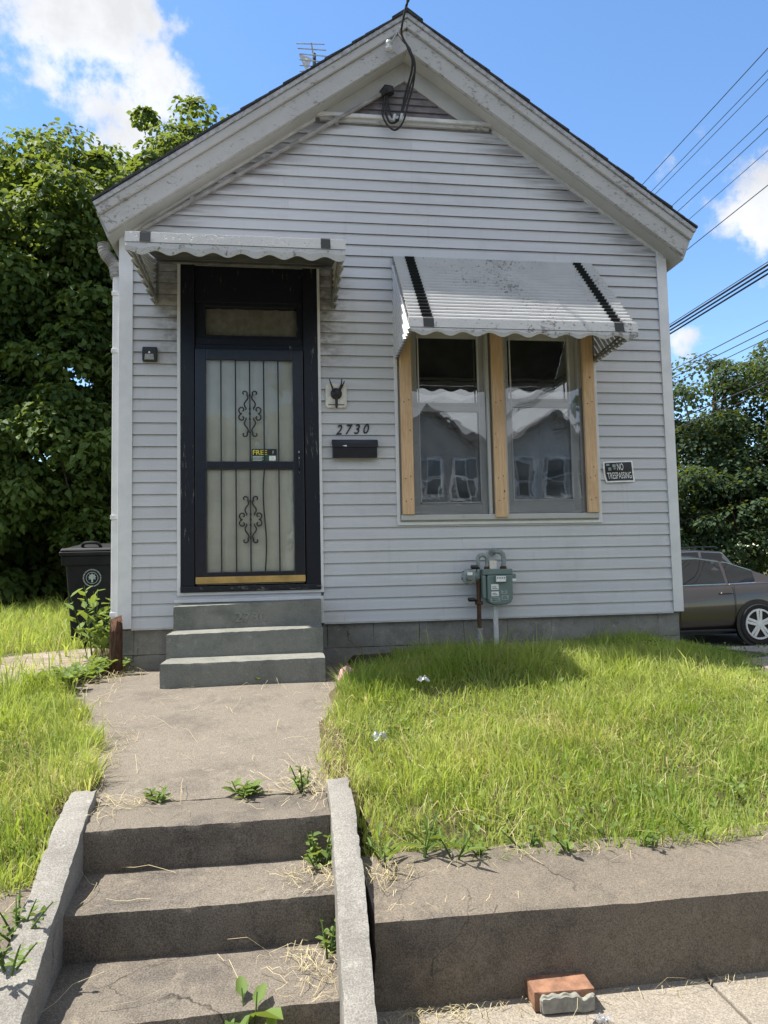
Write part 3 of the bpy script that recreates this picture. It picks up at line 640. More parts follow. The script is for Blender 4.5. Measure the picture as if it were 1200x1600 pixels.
# storm door
sd = MB()
X0, X1, Z0, Z1 = .522, 1.438, .352, 2.366; y0, y1 = -.046, -.014
for b in ((X0, .613, Z0, Z1), (1.347, X1, Z0, Z1), (.613, 1.347, 2.272, Z1), (.613, 1.347, 1.325, 1.390), (.613, 1.347, Z0, .452)): sd.box(b[0], b[1], y0, y1, b[2], b[3])
sd = sd.build('storm_door', 'storm_frame', hs, bevel=.005)
MB().box(.524, 1.436, -.052, -.0465, .357, .413).build('kick_plate', 'brass', sd, bevel=.002)
MB().box(.61, 1.35, -.026, -.022, 1.388, 2.274).build('pane', 'storm_glass', sd); MB().box(.61, 1.35, -.026, -.022, .450, 1.327).build('pane', 'storm_glass', sd)
for zz0, zz1 in ((1.388, 2.275), (.45, 1.327)):
    for q, x in enumerate((.737, .860, .980, 1.099, 1.222)):
        bow = .012*(q == 3 and zz0 < 1)
        MB().tube([(x+bow*math.sin(t*3.14*2), -.040, zz0+(zz1-zz0)*t) for t in [i/10 for i in range(11)]], .0062, 6).build('bar', 'iron_bar', sd)
def spiral(cx, cz, r0, r1, a0, a1, n=14): return [(cx+(r0+(r1-r0)*i/n)*math.cos(a0+(a1-a0)*i/n), cz+(r0+(r1-r0)*i/n)*math.sin(a0+(a1-a0)*i/n)) for i in range(n+1)]
half = spiral(.046, .178, .008, .027, R(-60), R(215))+[(.016, .150), (.020, .128), (.036, .108), (.047, .085), (.042, .062), (.030, .048)]
mid = spiral(.066, .040, .008, .028, R(-90), R(-330)+R(90))
for cz in (1.803, .892):
    mb = MB()
    for sx in (-1, 1):
        for sz in (-1, 1):
            pts = catmull([(.980+sx*x, -.040, cz+sz*z) for x, z in half], 2); mb.tube(pts, .0058, 6)
            pts = [(.980+sx*x, -.040, cz+sz*z) for x, z in spiral(.066, .034, .009, .029, R(250), R(-20))+[(.090, .018), (.082, .004), (.068, .0)]]; mb.tube(pts, .0058, 6)
            mb.tube([(.980+sx*.030, -.040, cz+sz*.048), (.980+sx*.036, -.040, cz+sz*.034)], .0055, 6)
    for dz in (.16, -.16, .045, -.045, 0): mb.tube([(.972, -.044, cz+dz), (.988, -.044, cz+dz)], .009, 6)
    mb.build('scroll_ornament', 'iron_bar', sd, smooth=True)
# door pull worn to bare metal
mb = MB().box(1.386, 1.402, -.053, -.046, 1.27, 1.48); mb.tube([(1.394, -.052, 1.31), (1.394, -.085, 1.33), (1.394, -.085, 1.42), (1.394, -.052, 1.44)], .006, 6); mb.build('handle', mk_paint_peel('worn_handle', (.012, .013, .018), (.55, .55, .54), .02, (1, 1, 1), 60, .4, (.02, .02, .02), 0), sd)
# alarm sticker
stk = MB().box(.993, 1.205, -.0285, -.0265, 1.392, 1.500).build('sticker', 'green_print', sd)
MB().box(.995, 1.203, -.0290, -.0284, 1.446, 1.498).build('sticker_band', 'black_paint', stk)
text_mb('FREE', .058, .998, 1.450, -.0292, .0006, 0, .001, 1.05).build('lettering', 'yellow_print', stk)
text_mb('?', .040, 1.166, 1.456, -.0292, .0006).build('lettering', 'white_print', stk)
MB().box(1.140, 1.196, -.0291, -.0285, 1.398, 1.440).build('sticker_box', 'white_print', stk)
for q in range(4): MB().box(1.0, 1.10-.02*(q % 2), -.0291, -.0285, 1.432-q*.011, 1.436-q*.011).build('print_line', 'white_print', stk)

# ------------------------------------------------------------------ window bay
def wbox(name, mat, par, boxes, bevel=.004):
    mb = MB()
    for b in boxes: mb.box(*b)
    return mb.build(name, mat, par, bevel=bevel)
for x0, x1 in ((2.242, 2.272), (4.096, 4.134)): MB().box(x0, x1, -.034, .003, .838, 2.8).build('window_trim', 'white_vinyl', hs, bevel=.003)
MB().box(2.242, 4.134, -.036, .003, .826, .852).build('window_trim', 'white_vinyl', hs, bevel=.003)
MB().box(2.275, 4.094, -.060, .12, .866, .915).build('window_sill', 'window_old_paint', hs, bevel=.006)
MB().box(2.275, 4.094, -.022, .003, .853, .8655).build('window_sill', 'white_trim', hs)
MB().box(2.275, 4.094, -.02, .12, 2.62, 2.80).build('window_head', 'window_old_paint', hs)
for wi, (a, b, za, zb) in enumerate(((2.404, 3.085, 1.895, 1.02), (3.25, 3.965, 1.94, 1.05))):
    ga, gb = (2.463, 3.028) if wi == 0 else (3.318, 3.894)
    w = wbox('window', 'window_old_paint', hs, ((2.275 if wi == 0 else 3.20, a, .0, .12, .915, 2.62), (b, 3.2 if wi == 0 else 4.094, .0, .12, .915, 2.62)))
    lo = wbox('sash', 'window_old_paint', w, ((a, ga, .022, .06, .916, za), (gb, b, .022, .06, .916, za), (ga, gb, .022, .06, .916, za-.88 if False else (1.015 if wi == 0 else 1.045)), (ga, gb, .02, .06, za-.045, za)))
    up = wbox('sash', 'window_old_paint', w, ((a, ga, .062, .10, za-.04, 2.618), (gb, b, .062, .10, za-.04, 2.618), (ga, gb, .062, .10, za+.002, za+.045), (ga, gb, .062, .10, 2.54, 2.618)))
    MB().box(ga-.004, gb+.004, .040, .044, 1.01, za-.04).build('pane', 'window_glass', w); MB().box(ga-.004, gb+.004, .078, .082, za+.04, 2.545).build('pane', 'window_glass', w)
    # thin white inner edge of the glazing
    e = .012; MB().box(ga, ga+e, .012, .0215, 1.03, 2.55).box(gb-e, gb, .012, .0215, 1.03, 2.55).box(ga+e, gb-e, .012, .0215, 1.018+.02*wi, 1.03+.02*wi).build('glazing_bead', 'white_trim', w)
    # loose plastic sheet over the lower half
    n, m2 = 26, 30; mb = MB(); f0, f1, zt = a-.03, b+.03, za+.11
    for j in range(m2+1):
        for i in range(n+1):
            x = f0+(f1-f0)*i/n; z = .925+(zt-.925)*j/m2
            wv = .012*math.sin(x*9+z*4+wi)+.008*math.sin(z*11-x*6)+.006*math.sin(x*23+2*z)
            mb.v.append((x, -.016+.03*wv, z+(.02*math.sin(x*19+wi) if j == m2 else 0)))
    mb.f = [(j*(n+1)+i, j*(n+1)+i+1, (j+1)*(n+1)+i+1, (j+1)*(n+1)+i) for j in range(m2) for i in range(n)]
    mb.build('plastic_sheet', 'plastic_film', w, smooth=True)
for x0, x1, z0 in ((2.288, 2.392, .905), (3.122, 3.232, .872), (3.985, 4.092, .905)):
    s_ = MB().box(x0, x1, -.075 if z0 > .9 else -.082, -.037 if z0 > .9 else -.044, z0+.012, 2.60).build('stud', 'pine_stud', hs, bevel=.004)
    for zq in (1.02, 1.22, 1.9):
        for dxq in (.03, .075): MB().lathe([(.005, -.002), (.005, .0)], (x0+dxq, -.0765 if z0 > .9 else -.0835, zq+dxq*.4), 'y', 8).build('nail', 'iron_bar', s_)
for x in (3.09, 3.245): MB().box(x-.012, x+.012, -.045, -.001, .917, 2.6).build('mullion', 'window_old_paint', hs)

# ------------------------------------------------------------------ awnings
def clip_poly(poly, n, d, keep):          # half plane n.p-d >=0 (keep=+1) or <=0
    out = []
    for i in range(len(poly)):
        p, q = poly[i], poly[(i+1) % len(poly)]; a = (n[0]*p[0]+n[1]*p[1]-d)*keep; b = (n[0]*q[0]+n[1]*q[1]-d)*keep
        if a >= 0: out.append(p)
        if (a >= 0) != (b >= 0): t = a/(a-b); out.append((p[0]+(q[0]-p[0])*t, p[1]+(q[1]-p[1])*t))
    return out
def awning(label, x0, x1, zt, proj, zf, zb, nsl, stripes, per, ztfront=None):
    t = thing('awning', ((x0+x1)/2, 0, zb), label, 'awning')
    L = math.hypot(proj, zt-zf); ux, uz = -proj/L, (zf-zt)/L; nx, nz = uz, -ux      # along slope (y,z); outward normal
    nx, nz = (-(zt-zf)/L*1.0, proj/L)                                               # points to front and up
    prof = []
    for k in range(nsl):
        s0 = L*k/nsl; w = L/nsl
        for f, h in ((0., -.004), (.55, .010), (.88, .018), (.90, -.006)): prof.append((s0+f*w, h))
    def pt(x, s, h): return (x, ux*s+nx*h-.018, zt+uz*s+nz*h)
    per_slat = 4
    for k in range(nsl):
        seg = prof[k*per_slat:(k+1)*per_slat]+[prof[min((k+1)*per_slat, len(prof)-1)] if k < nsl-1 else (L, -.004)]
        mb = MB()
        for s, h in seg: mb.v += [pt(x0, s, h), pt(x1, s, h), pt(x1, s, h-.003), pt(x0, s, h-.003)]
        n = len(seg)
        for i in range(n-1):
            a = i*4; b = a+4; mb.f += [(a, a+1, b+1, b), (a+3, b+3, b+2, a+2), (a, b, b+3, a+3), (a+1, a+2, b+2, b+1)]
        mb.f += [(0, 3, 2, 1), (4*n-4, 4*n-3, 4*n-2, 4*n-1)]
        sl = mb.build('slat', 'awning_paint', t)
        for sx0, sx1 in stripes:
            mb = MB()
            for s, h in seg: mb.v += [pt(sx0, s, h+.0022), pt(sx1, s, h+.0022)]
            mb.f = [(2*i, 2*i+1, 2*i+3, 2*i+2) for i in range(n-1)]; mb.build('stripe', 'awning_stripe_paint', sl)
    MB().add([pt(x0+.006, .01, -.010), pt(x1-.006, .01, -.010), pt(x1-.006, L-.01, -.010), pt(x0+.006, L-.01, -.010), pt(x0+.006, .01, -.014), pt(x1-.006, .01, -.014), pt(x1-.006, L-.01, -.014), pt(x0+.006, L-.01, -.014)], [(0, 1, 2, 3), (4, 7, 6, 5), (0, 4, 5, 1), (1, 5, 6, 2), (2, 6, 7, 3), (3, 7, 4, 0)]).build('added_shade_sheet', 'awning_shade_sheet', t)  # flat dark sheet added below the slats so upper panes mirror even shade
    # front band and scalloped valance
    yf = -proj-.018; zband = zf-.072
    fb = MB().prism([(yf-.004, zf+.014), (yf-.020, zf+.006), (yf-.034, zband), (yf-.026, zband), (yf+.004, zf+.004)], x0-.012, x1+.012, 'x').build('front_band', 'awning_fascia_paint', t)
    for sx0, sx1 in stripes:
        MB().add([(sx0, yf-.0225, zf+.005), (sx1, yf-.0225, zf+.005), (sx1, yf-.0365, zband), (sx0, yf-.0365, zband)], [(0, 1, 2, 3)]).build('stripe', 'awning_stripe_paint', fb)
    n = 160; mb = MB()
    for i in range(n+1):
        x = x0-.008+(x1-x0+.016)*i/n; zz = zb+.016*math.cos((x-x0)/per*2*math.pi)+.012
        for y in (yf-.029, yf-.026): mb.v += [(x, y, zz), (x, y, zband-.004), ]
        mb.v += [(x, yf-.036, (zz+zband)/2), (x, yf-.033, (zz+zband)/2)]
    for i in range(n):
        a = i*6; b = a+6; mb.f += [(a, b, b+4, a+4), (a+4, b+4, b+1, a+1), (a+2, a+5, b+5, b+2), (a+5, a+3, b+3, b+5), (a, a+2, b+2, b)]
    mb.build('valance', 'awning_fascia_paint', t)
    # sides of slanted slats
    for xs, o in ((x0+.004, -1), (x1-.004, 1)):
        poly = [(-.018, zt-.01), (-.018, zb+.03), (yf+.02, zb+.045), (yf+.02, zf+.0)]
        w = .052; dmax = max((p[0]*nx+(p[1]-zt)*nz)*-1 for p in poly); k = 0; d = 0.
        while d < dmax:
            mb = MB()
            for (a, b, h0, h1) in ((d, d+w*.74, .022, .004), (d+w*.74, d+w, -.014, .018)):
                pl = clip_poly([(p[0], p[1]-zt) for p in poly], (-nx, -nz), a, 1)
                if len(pl) < 3: continue
                pl = clip_poly(pl, (-nx, -nz), b, -1)
                if len(pl) < 3: continue
                vs = []
                for y, z in pl:
                    f = ((-nx*y-nz*z)-a)/(b-a); vs.append((xs+o*(h0+(h1-h0)*f), y, z+zt))
                m = len(vs); mb.add(vs+[(v[0]-o*.002, v[1], v[2]) for v in vs], [tuple(range(m)), tuple(range(m, 2*m))[::-1]]+[(i, (i+1) % m, m+(i+1) % m, m+i) for i in range(m)])
            if mb.v: mb.build('side_slat', 'awning_paint', t)
            d += w
        # frame tube along the inside edge and at the wall
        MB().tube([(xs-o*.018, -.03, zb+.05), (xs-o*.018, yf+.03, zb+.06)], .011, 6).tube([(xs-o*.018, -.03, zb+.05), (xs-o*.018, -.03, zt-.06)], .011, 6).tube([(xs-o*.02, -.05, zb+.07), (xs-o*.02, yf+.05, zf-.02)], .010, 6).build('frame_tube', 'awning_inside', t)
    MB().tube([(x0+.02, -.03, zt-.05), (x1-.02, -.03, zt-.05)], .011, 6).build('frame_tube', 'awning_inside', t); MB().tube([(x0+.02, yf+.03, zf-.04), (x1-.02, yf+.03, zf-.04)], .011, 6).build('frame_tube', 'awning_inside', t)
    return t
awning('wide white slatted metal awning with two black stripes over the paired windows', 2.256, 4.128, 3.262, .78, 2.405, 2.272, 21, [(2.36, 2.445), (3.94, 4.02)], .212)
awning('narrow white slatted metal awning with scalloped edge over the black door', .185, 1.725, 3.17, 1.06, 2.875, 2.715, 18, [(.275, .35), (1.555, 1.625)], .200)

# ------------------------------------------------------------------ porch steps
ps = thing('porch_steps', (1.0, -.5, -.345), 'grey cast concrete porch steps below the black front door', 'steps')
PST = [(-.30, (270, 948), (502, 937), (270, 982), (502, 977)), (-.62, (259, 992), (505, 980), (259, 1027), (505, 1015.6)), (-.94, (248.75, 1038), (508.6, 1027), (248.75, 1077), (508.6, 1062))]
for k, (Y, a, b, c, d) in enumerate(PST):
    A, B, C_, D_ = onY(*a, Y), onY(*b, Y), onY(*c, Y), onY(*d, Y); yb = -.037 if k == 0 else PST[k-1][0]+.03
    tp = (A.z, B.z); lo = -.42
    rough_block('step', 'porch_concrete', ps, lambda u, v, w: (A.x+(B.x-A.x)*u, yb+(Y-yb)*v+.006*math.sin(u*6+k), (lo+(tp[0]-lo)*w) if u < .01 else lo+(tp[0]+(tp[1]-tp[0])*u-lo)*w), 34, 8, 10, .0015, .0045, k+11)
tm = text_mb('2730', .105, .86, .055, -.3025, .008, 0, .003, 1.25); tm.build('carved_number', 'porch_concrete', ps)

# ------------------------------------------------------------------ things on the wall
o = thing('house_number', (1.87, -.02, 1.63), 'black slanted house number 2730 above the black mailbox', 'number')
for q, ch in enumerate('2730'): text_mb(ch, .125, 1.715+q*.078, 1.629+.003*q, -.0215, .006, .28, .0012, .85).build('numeral', 'black_paint', o)
o = thing('mailbox', (1.877, 0, 1.415), 'black metal wall mailbox below the house number', 'mailbox')
MB().prism([(-.016, 1.42), (-.085, 1.415), (-.092, 1.535), (-.016, 1.55)], 1.683, 2.072, 'x').build('body', 'mailbox_metal', o, bevel=.006)
MB().prism([(-.016, 1.552), (-.018, 1.578), (-.075, 1.575), (-.100, 1.540), (-.1005, 1.505), (-.096, 1.505), (-.093, 1.538)], 1.678, 2.078, 'x').build('lid', 'mailbox_metal', o, bevel=.003)
MB().add([(1.765, -.1010, 1.517), (1.805, -.1010, 1.509), (1.803, -.1010, 1.524)], [(0, 1, 2)]).build('chipped_spot', 'white_print', o)
o = thing('wall_plaque', (1.725, 0, 1.86), 'ivory wall bracket plate with black horned hook beside the door', 'plaque')
MB().prism([(1.632, 1.885), (1.650, 1.862), (1.800, 1.862), (1.818, 1.885), (1.818, 2.06), (1.80, 2.08), (1.65, 2.08), (1.632, 2.06)], -.040, -.016).build('plate', 'ivory_plastic', o, bevel=.006)
MB().box(1.655, 1.795, -.043, -.040, 1.885, 1.892).build('slot', 'black_paint', o)
MB().lathe([(.0, -.020), (.03, -.018), (.046, -.006), (.050, .0), (.050, .012)], (1.725, -.052, 1.985), 'y', 18).build('boss', 'iron_bar', o, smooth=True)
for pts in ([(1.70, -.06, 2.01), (1.68, -.068, 2.06), (1.665, -.07, 2.11)], [(1.75, -.06, 2.01), (1.768, -.068, 2.06), (1.775, -.07, 2.112)], [(1.755, -.06, 2.01), (1.78, -.068, 2.055), (1.797, -.07, 2.092)]): MB().tube(pts, [.009, .007, .004], 7).build('horn', 'iron_bar', o)
MB().prism([(1.713, 1.96), (1.737, 1.96), (1.736, 1.87), (1.725, 1.848), (1.714, 1.87)], -.066, -.05).build('tongue', 'iron_bar', o, bevel=.004)
o = thing('wall_lamp', (.147, 0, 2.24), 'small black solar wall lamp between the corner and the door', 'lamp')
MB().prism([(-.016, 2.247), (-.060, 2.247), (-.066, 2.35), (-.045, 2.372), (-.016, 2.372)], .088, .208, 'x').build('housing', 'black_plastic', o, bevel=.006)
MB().prism([(.108, 2.256), (.188, 2.256), (.182, 2.305), (.114, 2.305)], -.067, -.06).build('lens', 'lamp_lens', o, bevel=.002)
MB().lathe([(.0, -.008), (.007, -.006), (.009, 0)], (.148, -.066, 2.318), 'y', 10).build('sensor', 'white_print', o, smooth=True)
# no trespassing sign, warped plastic sheet
o = thing('warning_sign', (4.32, 0, 1.19), 'small black NO TRESPASSING sign with white border on the siding', 'sign')
c4 = [Vector((4.163, 0, 1.385)), Vector((4.451, 0, 1.396)), Vector((4.469, 0, 1.199)), Vector((4.188, 0, 1.191))]     # tl tr br bl
def sgn(u, v, d=0.):
    p = (c4[0]*(1-u)+c4[1]*u)*(1-v)+(c4[3]*(1-u)+c4[2]*u)*v
    y = -.022-.010*math.sin(u*3.1)-.020*max(0, v-.6)*(1-u)-.03*max(0, v-.7)*max(0, u-.8)*5*.3-.004*math.sin(v*6)
    return (p.x-.010*math.sin(v*3.1)*(1-u), y-d, p.z)
def sgn_sheet(u0, u1, v0, v1, d, name, mat, par, n=14):
    mb = MB(); m = n+1
    for dd in (d, d-.0012):
        for j in range(m):
            for i in range(m): mb.v.append(sgn(u0+(u1-u0)*i/n, v0+(v1-v0)*j/n, dd))
    q = m*m
    for j in range(n):
        for i in range(n): mb.f += [(j*m+i, j*m+i+1, (j+1)*m+i+1, (j+1)*m+i), (q+j*m+i, q+(j+1)*m+i, q+(j+1)*m+i+1, q+j*m+i+1)]
    for i in range(n):
        for a, b in ((i, i+1), (n*m+i, n*m+i+1), (i*m, (i+1)*m), (i*m+n, (i+1)*m+n)): mb.f.append((a, b, q+b, q+a))
    return mb.build(name, mat, par, smooth=True)
sgn_sheet(0, 1, 0, 1, 0, 'sheet', 'white_print', o); sgn_sheet(.055, .945, .07, .93, .0016, 'face', 'black_paint', o)
def sgn_text(s, u, v, hu, sx, name='lettering'):
    tmb = text_mb(s, 1., 0, 0, 0, .0, 0, .004, 1.); w = max(p[0] for p in tmb.v); mb = MB()
    mb.add([sgn(u+p[0]/w*sx, v-p[2]*hu/.7, .0030) for p in tmb.v], tmb.f); mb.build(name, 'white_print', o)
sgn_text('NO', .43, .44, .32, .22); sgn_text('TRESPASSING', .10, .83, .30, .80)
for u, v, du, dv in ((.10, .12, .10, .09), (.16, .30, .09, .14), (.30, .16, .10, .13), (.33, .30, .06, .10)):
    sgn_sheet(u, u+du, v, v+dv, .0030, 'faded_mark', 'bin_print', o, 2)

# gas meter
gm = thing('gas_meter', (3.13, -.2, -.25), 'green grey gas meter with looping pipes on the wall below the windows', 'gas meter')
GY = -.20
def gp(x, y, Y=GY): return onY(x, y, Y)
b0, b1 = gp(763, 945), gp(801, 898); cx = (b0.x+b1.x)/2; hw = (b1.x-b0.x)/2
body = [(cx-hw, b1.z), (cx-hw, b0.z+.05), (cx-hw+.02, b0.z+.012), (cx-hw+.06, b0.z-.004), (cx+hw-.06, b0.z-.004), (cx+hw-.02, b0.z+.012), (cx+hw, b0.z+.05), (cx+hw, b1.z)]
bd = MB().prism(body, GY, GY+.13).build('body', 'meter_paint', gm, bevel=.012)
MB().prism([(cx-hw-.045, b1.z), (cx-hw-.006, b1.z), (cx-hw-.006, b0.z+.045), (cx-hw-.035, b0.z+.05)], GY+.012, GY+.12).build('body_flange', 'meter_paint', gm, bevel=.012)
ht = gp(780, 889).z
MB().box(cx-hw-.035, cx+hw+.006, GY+.012, GY+.12, b1.z+.002, ht).build('header', 'meter_paint', gm, bevel=.008)
dl = MB().box(cx-.05, cx+.05, GY-.026, GY-.001, b1.z-.062, b1.z-.002).build('dial', 'meter_paint', gm, bevel=.005)
MB().box(cx-.043, cx+.043, GY-.028, GY-.0262, b1.z-.056, b1.z-.008).build('dial_face', 'white_print', dl)
for q in range(4): MB().lathe([(.0075, -.001), (.0075, 0)], (cx-.030+q*.020, GY-.0285, b1.z-.024), 'y', 10).build('dial_ring', 'grey_pipe', dl)
for x0, z0, w, h, m in ((-.082, -.125, .066, .048, 'white_print'), (-.082, -.180, .066, .040, 'white_print'), (-.09, -.226, .085, .035, 'bin_print'), (.008, -.160, .05, .03, 'bin_print'), (.008, -.212, .062, .036, 'bin_print')):
    lb = MB().box(cx+x0, cx+x0+w, GY-.002, GY-.0006, b1.z+z0, b1.z+z0+h).build('label_plate', m, gm)
    for q in range(2): MB().box(cx+x0+.008, cx+x0+w-.01-.01*q, GY-.0028, GY-.0021, b1.z+z0+.009+q*.013, b1.z+z0+.014+q*.013).build('print_line', 'black_paint', lb)
pl, pr_ = gp(765, 889), gp(790, 889)
top = gp(757, 868).z
rx = gp(750.5, 900).x
yp = GY+.065
MB().tube(catmull([(rx, yp, b1.z-.03), (rx, yp, top-.035), (rx+.012, yp, top-.008), ((rx+pl.x)/2, yp, top+.006), (pl.x-.012, yp, top-.008), (pl.x, yp, top-.035), (pl.x, yp, ht+.01)], 5), .019, 10).build('inlet_pipe', 'grey_pipe', gm, smooth=True)
MB().tube(catmull([(pr_.x, yp, ht+.01), (pr_.x+.004, yp, top-.02), (pr_.x-.012, yp+.01, top+.02), (pr_.x-.05, yp+.04, top+.035), (pr_.x-.075, .06, top+.03)], 5), .021, 10).lathe([(.030, 0), (.034, .004), (.034, .024), (.030, .028)], (pr_.x-.068, yp+.07, top+.032), 'y', 12).build('outlet_pipe', 'grey_pipe', gm, smooth=True)
for x in (pl.x, pr_.x): MB().lathe([(.026, 0), (.03, .004), (.03, .022), (.024, .028)], (x, yp, ht-.004), 'z', 8).build('union_nut', 'rotten_wood', gm)
tg = MB().box(pl.x+.012, pl.x+.075, yp-.03, yp-.027, ht+.004, ht+.075).build('seal_tag', 'ivory_plastic', gm)
rg = gp(735, 901)
MB().lathe([(.0, -.05), (.030, -.048), (.036, -.030), (.062, -.022), (.066, -.010), (.066, .010), (.062, .022), (.030, .032), (.024, .06)], (rg.x, yp-.01, rg.z), 'y', 20).build('regulator', 'grey_pipe', gm, smooth=True)
for q in range(6):
    a = q*math.pi/3+.3; MB().lathe([(.008, -.016), (.008, .016)], (rg.x+.06*math.cos(a), yp-.01, rg.z+.06*math.sin(a)), 'y', 6).build('bolt', 'iron_bar', gm)
MB().box(rg.x-.025, rg.x+.02, yp-.064, yp-.060, rg.z+.012, rg.z+.038).build('label_plate', 'white_print', gm)
MB().tube([(rg.x+.03, yp, rg.z), (rx-.01, yp, rg.z+.004)], .022, 10).lathe([(.036, -.02), (.042, -.012), (.042, .012), (.036, .02)], (rx-.022, yp, rg.z-.002), 'x', 10).build('elbow', 'meter_paint', gm, smooth=True)
MB().tube([(rx, yp, b1.z-.03), (rx-.002, yp, rg.z-.22), (rx-.004, yp, -.10)], .019, 10).build('riser_pipe', 'rotten_wood', gm, smooth=True)
MB().tube([(rx-.002, yp, -.08), (rx, yp, -.32)], [.026, .028], 10).lathe([(.03, -.01), (.033, 0), (.03, .01)], (rx-.002, yp, -.09), 'z', 10).lathe([(.03, -.01), (.034, 0), (.03, .01)], (rx-.002, yp, -.17), 'z', 10).build('wrapped_pipe', 'conduit_grey', gm, smooth=True)
for (zx, zz) in ((gp(743, 887), 0), (gp(738.5, 938), 0)): MB().tube([(zx.x-.03, yp-.02, zx.z), (zx.x-.025, yp-.02, zx.z+.004), (zx.x+.025, yp-.02, zx.z+.004), (zx.x+.05, yp-.01, zx.z-.008), (rx, yp, zx.z-.012)], [.006, .018, .018, .007, .007], 8).build('valve_key', 'iron_bar', gm, smooth=True)
MB().lathe([(.03, -.015), (.036, -.01), (.036, .01), (.03, .015)], (rx, yp, gp(750, 943).z), 'z', 8).build('valve', 'rotten_wood', gm)
ev = gp(803, 903); MB().box(ev.x-.028, ev.x+.028, GY+.02, GY+.08, ev.z-.03, ev.z+.035).build('side_module', 'meter_paint', gm, bevel=.008); MB().box(ev.x-.016, ev.x+.024, GY+.012, GY+.019, ev.z-.026, ev.z-.006).build('side_label', 'white_print', gm)
po = gp(778, 960); MB().box(po.x-.020, po.x+.020, GY+.06, GY+.085, -.33, b0.z+.002).build('stand_post', 'post_white', gm, bevel=.004)

# downspout on the corner
ds = thing('downspout', (-.15, .05, -.25), 'white downspout with ribbed flexible elbow down the house corner by the bin', 'downspout')
MB().box(-.172, -.116, .015, .08, .03, 3.02).build('pipe', 'white_vinyl', ds, bevel=.008)
path = catmull([(-.26, .06, 3.30), (-.245, .055, 3.22), (-.20, .05, 3.16), (-.165, .048, 3.10), (-.146, .048, 3.0)], 14); n = len(path)
MB().tube(path, [.046+.006*(i % 4 < 2) for i in range(n)], 12).build('elbow', 'conduit_grey', ds, smooth=True)
for z in (2.85, 2.35, .93, .12): MB().box(-.178, -.110, .005, .087, z-.018, z+.018).build('strap', 'white_vinyl', ds, bevel=.003)

# service entrance: conduit, weatherhead, insulator, drip loops, drop cable
cd = thing('service_conduit', (1.2, -.04, 3.4), 'pale thin conduit running under the gable up to a weatherhead', 'conduit')
A, B = onY(222, 357, -.045), onY(598, 146, -.06)
MB().tube([A, A.lerp(B, .5)+Vector((0, -.004, -.006)), B], .019, 8).build('pipe', 'conduit_grey', cd, smooth=True)
MB().tube([B+Vector((-.02, 0, -.01)), B, B+Vector((.035, -.02, .03)), B+Vector((.06, -.03, .02)), B+Vector((.066, -.03, -.02))], [.026, .034, .042, .042, .036], 10).build('weatherhead', 'cable_black', cd, smooth=True)
for t in (.2, .5, .8):
    p = A.lerp(B, t); MB().box(p.x-.018, p.x+.018, -.068, -.018, p.z-.03, p.z+.03).build('clip', 'conduit_grey', cd)
ins = thing('insulator', onY(611, 70, -.27), 'white porcelain insulator on a bracket near the gable peak', 'insulator')
p = onY(608, 71, -.27); q = onY(621, 51, -.25)
MB().tube([p+Vector((0, -.03, -.03)), p, p+Vector((.01, .04, .0))], .008, 6).tube([p, q], .006, 6).build('bracket', 'galvanised', ins)
MB().lathe([(.012, -.042), (.030, -.034), (.034, -.018), (.020, -.006), (.020, .006), (.034, .018), (.030, .034), (.012, .042)], p, 'z', 14).build('spool', 'porcelain', ins, smooth=True)
MB().tube([q, q+Vector((.03, -.03, .03))], .012, 6).build('clamp', 'galvanised', ins)
def pxpath(pts, n=6): return catmull([onY(x, y, Y) for x, y, Y in pts], n)
loops = [[(637, 2, -.9), (630, 30, -.5), (627, 52, -.33), (636, 72, -.32), (645, 95, -.30), (648, 110, -.28), (640, 138, -.20), (632, 165, -.14), (624, 185, -.10), (616, 192, -.09), (608, 190, -.08), (603, 175, -.07), (606, 155, -.07)],
         [(635, 8, -.85), (629, 34, -.48), (628, 55, -.34), (640, 78, -.33), (648, 98, -.31), (646, 130, -.22), (638, 160, -.15), (630, 190, -.11), (618, 203, -.10), (606, 196, -.09), (598, 180, -.08), (599, 165, -.07), (602, 150, -.07)],
         [(622, 52, -.26), (630, 64, -.30), (640, 76, -.31), (644, 92, -.30), (643, 112, -.27), (634, 145, -.18), (628, 172, -.12), (622, 187, -.10), (612, 182, -.09), (607, 165, -.075), (606, 150, -.07)]]
for k, L in enumerate(loops): tag(MB().tube(pxpath(L), .0095, 6).build('drip_loop_cable', 'cable_black', smooth=True, org=onY(637, 60, -.3)), 'black service cable looping down below the gable peak to the weatherhead', 'cable', 'drip loop cables')
for x, y in ((617, 183), (628, 182)): tag(MB().tube([onY(x, y-4, -.12), onY(x-2, y+5, -.12)], .014, 8).build('cable_splice', 'clear_scrap', org=onY(x, y, -.12)), 'pale splice sleeve on the looping service cable', 'splice', 'splices on the service cable')
S = onY(637, 2, -.9); E_ = Vector((4.5, -16.0, 7.6))
tag(MB().tube([S+(E_-S)*t+Vector((0, 0, -1.0*t*(1-t))) for t in [i/20 for i in range(21)]], .013, 6).build('service_drop_cable', 'cable_black', org=S), 'thick black service drop cable leaving the gable peak towards the street', 'cable')

